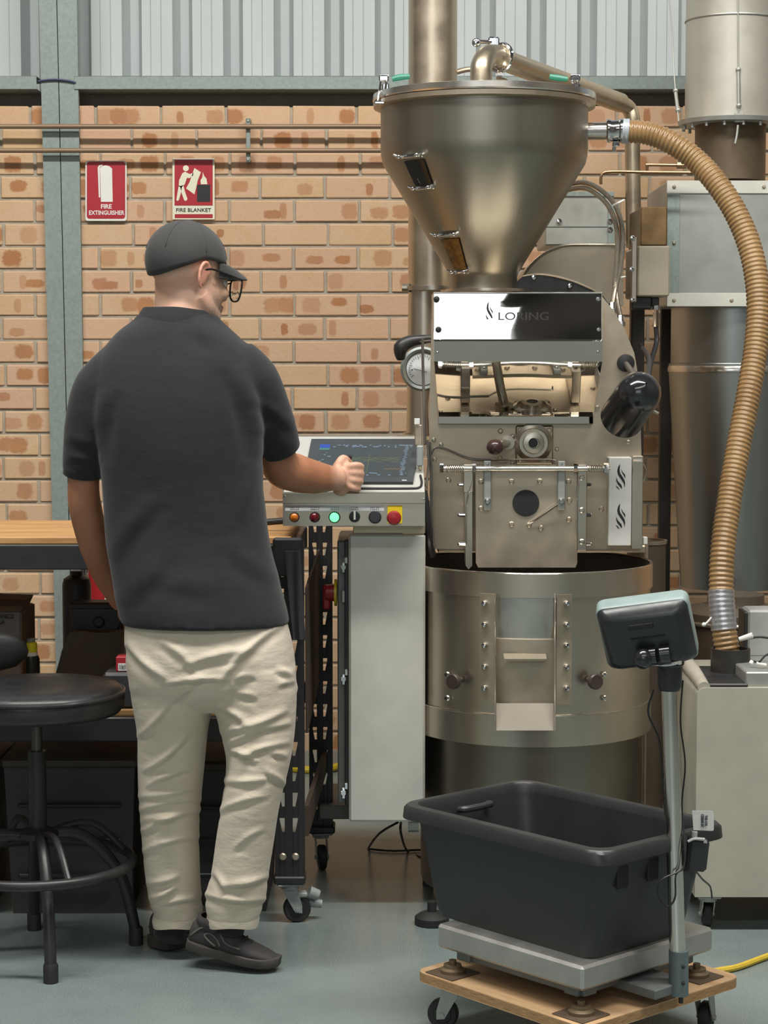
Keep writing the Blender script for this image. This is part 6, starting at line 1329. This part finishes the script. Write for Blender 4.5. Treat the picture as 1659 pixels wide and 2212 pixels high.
# collar band and sleeve hems
m = MB(); Rg = []
for (xl_, xr_, y, dh) in ((292, 474, 704, 0.088), (296, 470, 688, 0.084), (306, 462, 670, 0.076), (312, 456, 664, 0.0725), (316, 452, 668, 0.069), (310, 458, 690, 0.071)):
    P = ring(xl_, xr_, y, 4.762, dh, 40, 2.1)
    Rg.append([p + Vector((0, 0, -0.012 * max(0, p.x - W(384, 0, 4.76).x) / 0.09 - 0.006 * (p.y > 4.80))) for p in P])
m.rings(densify(Rg, 2), cap=False); m.build('collar', POLO, shirt, 180)
def hem(P, r):
    m = MB(); a, b = W(*P[0]), W(*P[1]); d = (b - a).normalized(); u = d.orthogonal().normalized(); w_ = d.cross(u)
    m.rings([[q + (u * math.cos(t) + w_ * math.sin(t)) * rr_ for t in [2 * math.pi * j / 32 for j in range(32)]] for q, rr_ in ((a - d * 0.022, r * 0.995), (a - d * 0.018, r * 1.02), (b - d * 0.002, r * 1.012), (b, r * 0.96))], cap=False); m.build('sleeve_hem', POLO, shirt, 60)
hem(((181, 1000, 4.772), (179, 1026, 4.779)), S(42.5, 4.78)); hem(((598, 952, 4.835), (605, 970, 4.849)), S(45, 4.84))
# ---------------------------------------------------------------- trousers
tr_ = MB()
tr_.rings(densify([ring(290, 602, 1290, 4.755, 0.112, e=2.2), ring(270, 622, 1345, 4.755, 0.130, e=2.4), ring(270, 637, 1410, 4.755, 0.140, e=2.5), ring(277, 641, 1465, 4.755, 0.132, e=2.6), ring(288, 640, 1500, 4.755, 0.108, e=2.5), ring(360, 566, 1532, 4.755, 0.06, e=2.2)], 4))
def leg(rows):
    Rg = [ring(xl_, xr_, y, Yc, dh, 32, 2.2) for xl_, xr_, y, Yc, dh in rows]; tr_.rings(densify(Rg, 4))
leg([(276, 470, 1440, 4.765, 0.118), (284, 462, 1510, 4.77, 0.112), (296, 450, 1580, 4.78, 0.104), (297, 444, 1640, 4.79, 0.096), (299, 436, 1720, 4.80, 0.089), (305, 431, 1800, 4.81, 0.084), (312, 433, 1880, 4.82, 0.078), (321, 436, 1935, 4.83, 0.074), (334, 440, 1978, 4.835, 0.071)])
leg([(446, 640, 1440, 4.745, 0.118), (458, 642, 1510, 4.74, 0.112), (478, 637, 1590, 4.735, 0.104), (488, 627, 1650, 4.725, 0.096), (477, 605, 1740, 4.72, 0.089), (466, 594, 1810, 4.725, 0.084), (456, 583, 1880, 4.725, 0.080), (442, 575, 1940, 4.73, 0.076), (448, 560, 1982, 4.73, 0.070)])
tm = blob(tr_, 0.0052, 6)
Zf = lambda a, b, c, d, *k: (240 + a / 2.633, 1300 + b / 2.633, 240 + c / 2.633, 1300 + d / 2.633, *k)
folds(tm, [Zf(160, 760, 330, 570), Zf(190, 960, 420, 770, 1.1), Zf(210, 1045, 440, 950, 1.0), Zf(165, 1105, 480, 1050, .7), Zf(175, 1180, 500, 1120, .7), Zf(185, 1300, 495, 1180, 1.0), Zf(190, 1415, 490, 1330, .9), Zf(180, 1245, 400, 1230, .5), Zf(210, 1600, 380, 1560, .8), Zf(225, 1690, 360, 1620, 1.3), Zf(240, 1730, 480, 1690, 1.1),
           Zf(100, 240, 320, 440, 1.2, 1.3), Zf(300, 470, 650, 440, 1.1), Zf(620, 450, 940, 140, 1.3, 1.3), Zf(400, 370, 830, 270, .9, 1.2), Zf(280, 220, 480, 380, .8, 1.3), Zf(330, 560, 500, 420, .8, 1.3), Zf(560, 330, 760, 300, .6),
           Zf(610, 590, 770, 690, 1.1), Zf(640, 730, 985, 620, 1.4, 1.2), Zf(665, 800, 1000, 690, 1.4, 1.1), Zf(680, 840, 830, 905, 1.1), Zf(720, 890, 1000, 800, 1.0), Zf(640, 1015, 900, 1000, .9), Zf(610, 1190, 880, 1100, .8), Zf(700, 430, 820, 420, .6), Zf(720, 520, 830, 540, .6), Zf(940, 380, 1030, 420, .8), Zf(950, 470, 1040, 450, .7), Zf(900, 850, 1000, 880, .8), Zf(880, 960, 990, 1040, .8), Zf(590, 1540, 660, 1660, .9), Zf(640, 1610, 880, 1560, 1.2), Zf(530, 1660, 870, 1690, 1.1), Zf(700, 1400, 860, 1290, .6)], 0.0078, 7.0, 5)
KHAKI = cloth('khaki_twill', (198, 187, 167), (214, 204, 187), 380, 0.85, 0.22, 14.0)
tro = put(tm, 'trousers', KHAKI, pe)
for rows in ([(332, 441, 1968, 4.835, 0.0700), (328, 441, 1984, 4.835, 0.0715), (330, 438, 1994, 4.835, 0.0705)], [(447, 561, 1970, 4.73, 0.0695), (445, 562, 1984, 4.73, 0.0710), (448, 560, 1993, 4.73, 0.0700)]):
    m = MB(); m.rings([[p + Vector((0, 0, 0.012 * math.sin(3 * math.atan2(p.y - r_[3], p.x - W((r_[0] + r_[1]) / 2, r_[2], r_[3]).x)) * 0.4)) for p in ring(r_[0], r_[1], r_[2], r_[3], r_[4], 32, 2.2)] for r_ in rows], cap=False); m.build('cuff', KHAKI, tro, 180)
m = MB(); m.ppoly([(348, 1482), (396, 1486), (394, 1512), (352, 1506)], 4.648, 0.001)
# ---------------------------------------------------------------- cap
CAPM = cloth('charcoal_cap', (58, 58, 58), (70, 70, 70), 500, 0.85, 0.2)
m = MB(); na, nb_ = 48, 14; Rg = []
ctr = Vector((0, -0.012, 0.035)); rad = Vector((0.083, 0.104, 0.096))
def capz(a):   # height of the lower edge by heading (a: 0 = front)
    c = math.cos(a); return 0.037 if c > 0 else 0.037 + 0.053 * c
for i in range(nb_ + 1):
    P = []
    for j in range(na):
        a = 2 * math.pi * j / na; z0_ = (capz(a) - ctr.z) / rad.z; t0 = math.acos(max(-1, min(1, z0_))); t = 0.03 + (t0 - 0.03) * i / nb_
        pn = 1 + 0.006 * math.cos(6 * a) * math.sin(t)
        P.append(hd_(ctr + Vector((rad.x * math.sin(t) * math.sin(a) * pn, rad.y * math.sin(t) * math.cos(a) * pn, rad.z * math.cos(t)))))
    Rg.append(P)
Rg.append([p + (hd_(ctr) - p) * 0.05 for p in Rg[-1]])
m.rings(Rg, cap=False); m.add(Rg[0], [list(range(na))]); cap = m.build('cap', CAPM, pe, 180)
m = MB(); vs = []; nu, nv = 24, 8
for lay in (0, 1):
    for i in range(nv + 1):
        v = i / nv
        for j in range(nu + 1):
            u = -1 + 2 * j / nu; a = u * 1.08
            ib = ctr + Vector((0.081 * math.sin(a), 0.102 * math.cos(a), 0)); ext = 0.072 * math.cos(u * 1.45) ** 0.6 if abs(u) < 1 else 0.0
            p = Vector((ib.x * (1 + 0.05 * v), ib.y + ext * v, 0.039 - 0.020 * v * v - 0.018 * (u * u) * v - 0.003 * lay)); vs.append(hd_(p))
n1 = (nu + 1) * (nv + 1); fs = []
for lay in (0, 1):
    for i in range(nv):
        for j in range(nu):
            a = lay * n1 + i * (nu + 1) + j; fs.append([a, a + 1, a + nu + 2, a + nu + 1])
for j in range(nu): a = nv * (nu + 1) + j; fs.append([a, a + 1, n1 + a + 1, n1 + a])
m.add(vs, fs); m.build('brim', CAPM, cap, 180)
m = MB(); m.lathe([(0.007, 0), (0.006, 0.003), (0.001, 0.004)], hd_(ctr + Vector((0, 0, rad.z - 0.001))), 14, RHd @ Vector((0, 0, 1))); m.build('button', CAPM, cap)
m = MB()
for k in range(6):
    a = k * math.pi / 3 + 0.52; m.tube([hd_(ctr + Vector((rad.x * math.sin(t) * math.sin(a), rad.y * math.sin(t) * math.cos(a), rad.z * math.cos(t))) * 1.003) for t in [0.1 + 1.3 * q / 10 for q in range(11)]], 0.0006, 6, 1)
m.build('seam', CAPM, cap, 180)
# ---------------------------------------------------------------- glasses
GL = M('dark_frame_plastic', (30, 30, 32), 0.25, 0, 0.05, 20)
m = MB()
for s in (-1, 1):
    m.tube([hd_((s * 0.0815, -0.018, 0.008)), hd_((s * 0.080, 0.01, 0.016)), hd_((s * 0.075, 0.06, 0.012)), hd_((s * 0.069, 0.108, 0.006))], 0.0026, 8, 4)
    P = [(0.010, 0.004), (0.018, 0.009), (0.045, 0.010), (0.066, 0.006), (0.069, -0.008), (0.064, -0.030), (0.052, -0.042), (0.028, -0.042), (0.014, -0.032), (0.009, -0.012)]
    m.tube([hd_((s * x, 0.118 - 0.9 * x * x * 2.2, z)) for x, z in P], 0.0022, 8, 3, closed=True)
m.tube([hd_((-0.010, 0.118, 0.0)), hd_((0, 0.121, 0.003)), hd_((0.010, 0.118, 0.0))], 0.002, 8, 3)
gls = m.build('glasses', GL, pe, 180)
mt_, nt_, bs_2 = NT('lens_glass'); bs_2.inputs['Transmission Weight'].default_value = 1.0; bs_2.inputs['Roughness'].default_value = 0.02; bs_2.inputs['IOR'].default_value = 1.05
nl = noise(nt_, coords(nt_), 5); nt_.links.new(rampf(nt_, nl, 0.2, 0.8, 0.01, 0.03), bs_2.inputs['Roughness'])
for s in (-1, 1):
    m = MB(); m.prism([hd_((s * x, 0.118 - 0.9 * x * x * 2.2, z)) for x, z in P], RHd @ Vector((0, 0.001, 0))); m.build('lens', mt_, gls, 0)
# ---------------------------------------------------------------- shoes
SUEDE = M('dark_suede', (58, 56, 56), 0.85, 0, 0.14, 30, 0.15, 200); SOLE = M('worn_sole', (66, 62, 58), 0.8, 0, 0.12, 25, 0.1, 120); TRIM = M('grey_trim', (96, 94, 92), 0.7, 0, 0.08, 30)
def shoe(heel, fwd, up, L):
    fwd = fwd.normalized(); side = up.cross(fwd).normalized(); up = fwd.cross(side); k = L / 0.30
    T = lambda x, y, z: heel + fwd * (x * k) + side * (y * k) + up * (z * k)
    secs = [(0.004, 0.022, 0.024, 0.075), (0.014, 0.034, 0.018, 0.096), (0.05, 0.040, 0.016, 0.106), (0.09, 0.042, 0.016, 0.108), (0.125, 0.044, 0.016, 0.098), (0.165, 0.048, 0.016, 0.080), (0.205, 0.051, 0.016, 0.066), (0.245, 0.049, 0.017, 0.056), (0.277, 0.038, 0.019, 0.047), (0.296, 0.018, 0.022, 0.036)]
    R = []
    for x, w, zb_, zt_ in secs:
        P = []
        for j in range(24):
            a = 2 * math.pi * j / 24; c_, s_ = math.cos(a), math.sin(a); e = 0.75
            yy = w * math.copysign(abs(c_) ** e, c_) * (1.0 if s_ < 0 else 1 - 0.32 * s_ * s_); zz = (zb_ + zt_) / 2 + (zt_ - zb_) / 2 * math.copysign(abs(s_) ** e, s_)
            P.append(T(x, yy, zz))
        R.append(P)
    m = MB(); m.rings(densify(R, 3)); so = m.build('shoe', SUEDE, pe, 180)
    out = [(0.0, 0.0)] ; prof = [(0.0, 0.022), (0.008, 0.036), (0.05, 0.043), (0.11, 0.043), (0.16, 0.049), (0.21, 0.054), (0.25, 0.052), (0.282, 0.040), (0.302, 0.018)]
    lo = [(x, -y) for x, y in prof] + [(x, y) for x, y in prof[::-1]]
    spr = lambda x: 0.014 * max(0, (x - 0.2) / 0.1) ** 2 + 0.006 * max(0, (0.03 - x) / 0.03)
    m = MB(); m.rings([[T(x, y * 0.97, spr(x)) for x, y in lo], [T(x, y * 1.03, 0.005 + spr(x)) for x, y in lo], [T(x, y * 1.02, 0.026 + spr(x)) for x, y in lo], [T(x, y * 0.95, 0.029 + spr(x)) for x, y in lo]]); m.build('sole', SOLE, so, 40)
    m = MB()
    for s in (-1, 1):
        m.tube([T(0.10, s * 0.0445, 0.040), T(0.075, s * 0.0445, 0.052), T(0.06, s * 0.043, 0.066), T(0.075, s * 0.040, 0.074), T(0.10, s * 0.043, 0.062), T(0.115, s * 0.046, 0.044)], 0.0028, 6, 5)
        m.tube([T(0.012, s * 0.033, 0.050), T(0.05, s * 0.0415, 0.088), T(0.10, s * 0.040, 0.086), T(0.13, s * 0.046, 0.058), T(0.18, s * 0.050, 0.050)], 0.0026, 6, 5)
    m.build('trim', TRIM, so, 180)
    m = MB()
    for i in range(5):
        x = 0.125 + i * 0.018; z = 0.101 - i * 0.0085; m.tube([T(x, -0.026, z - 0.004), T(x + 0.006, 0, z + 0.004), T(x, 0.026, z - 0.004)], 0.0026, 6, 4)
    m.tube([T(0.12, 0.0, 0.108), T(0.135, -0.02, 0.115), T(0.15, -0.03, 0.10)], 0.0024, 6, 4); m.tube([T(0.12, 0.0, 0.108), T(0.135, 0.02, 0.118), T(0.152, 0.032, 0.10)], 0.0024, 6, 4)
    m.build('lace', BLACKM, so, 180)
    m = MB(); m.lathe([(0.034, -0.02), (0.043, -0.004), (0.043, 0.008), (0.034, 0.010)], T(0.072, 0, 0.104), 24, up, cap=False); m.build('ankle_collar', SUEDE, so, 180)
SOCK = cloth('black_sock', (40, 40, 42), (50, 50, 52), 600)
for P_, R_ in (([(378, 1955, 4.835), (374, 1990, 4.836), (366, 2022, 4.842)], [40, 37, 36]), ([(500, 1955, 4.73), (497, 1985, 4.728), (490, 2015, 4.725)], [40, 37, 36])):
    m = MB(); limb(m, P_, R_); m.build('sock', SOCK, pe, 180)
lhl = G(336, 2052); shoe(Vector((lhl.x, lhl.y - 0.005, 0.0005)), Vector((0.62, 0.78, 0)), Vector((0, 0, 1)), 0.30)
rh = W(404, 2046, 4.745); rt_ = G(592, 2108, 0.0); fw = Vector((rt_.x, 4.70, 0.004)) - rh
shoe(rh, fw, Vector((0.1, 0, 1)), fw.length * 1.03)
# stylus in the hand
m = MB(); a, b = W(757, 984, YHd + 0.03), W(751, 1010, YHd + 0.052); m.cyl(a, b, 0.005, seg=12); m.cyl(b, b + (b - a).normalized() * 0.02, 0.005, 0.001, 12)
tag(m.build('stylus', BLACKPR), 'short black stylus held in the hand at the screen', 'pen')
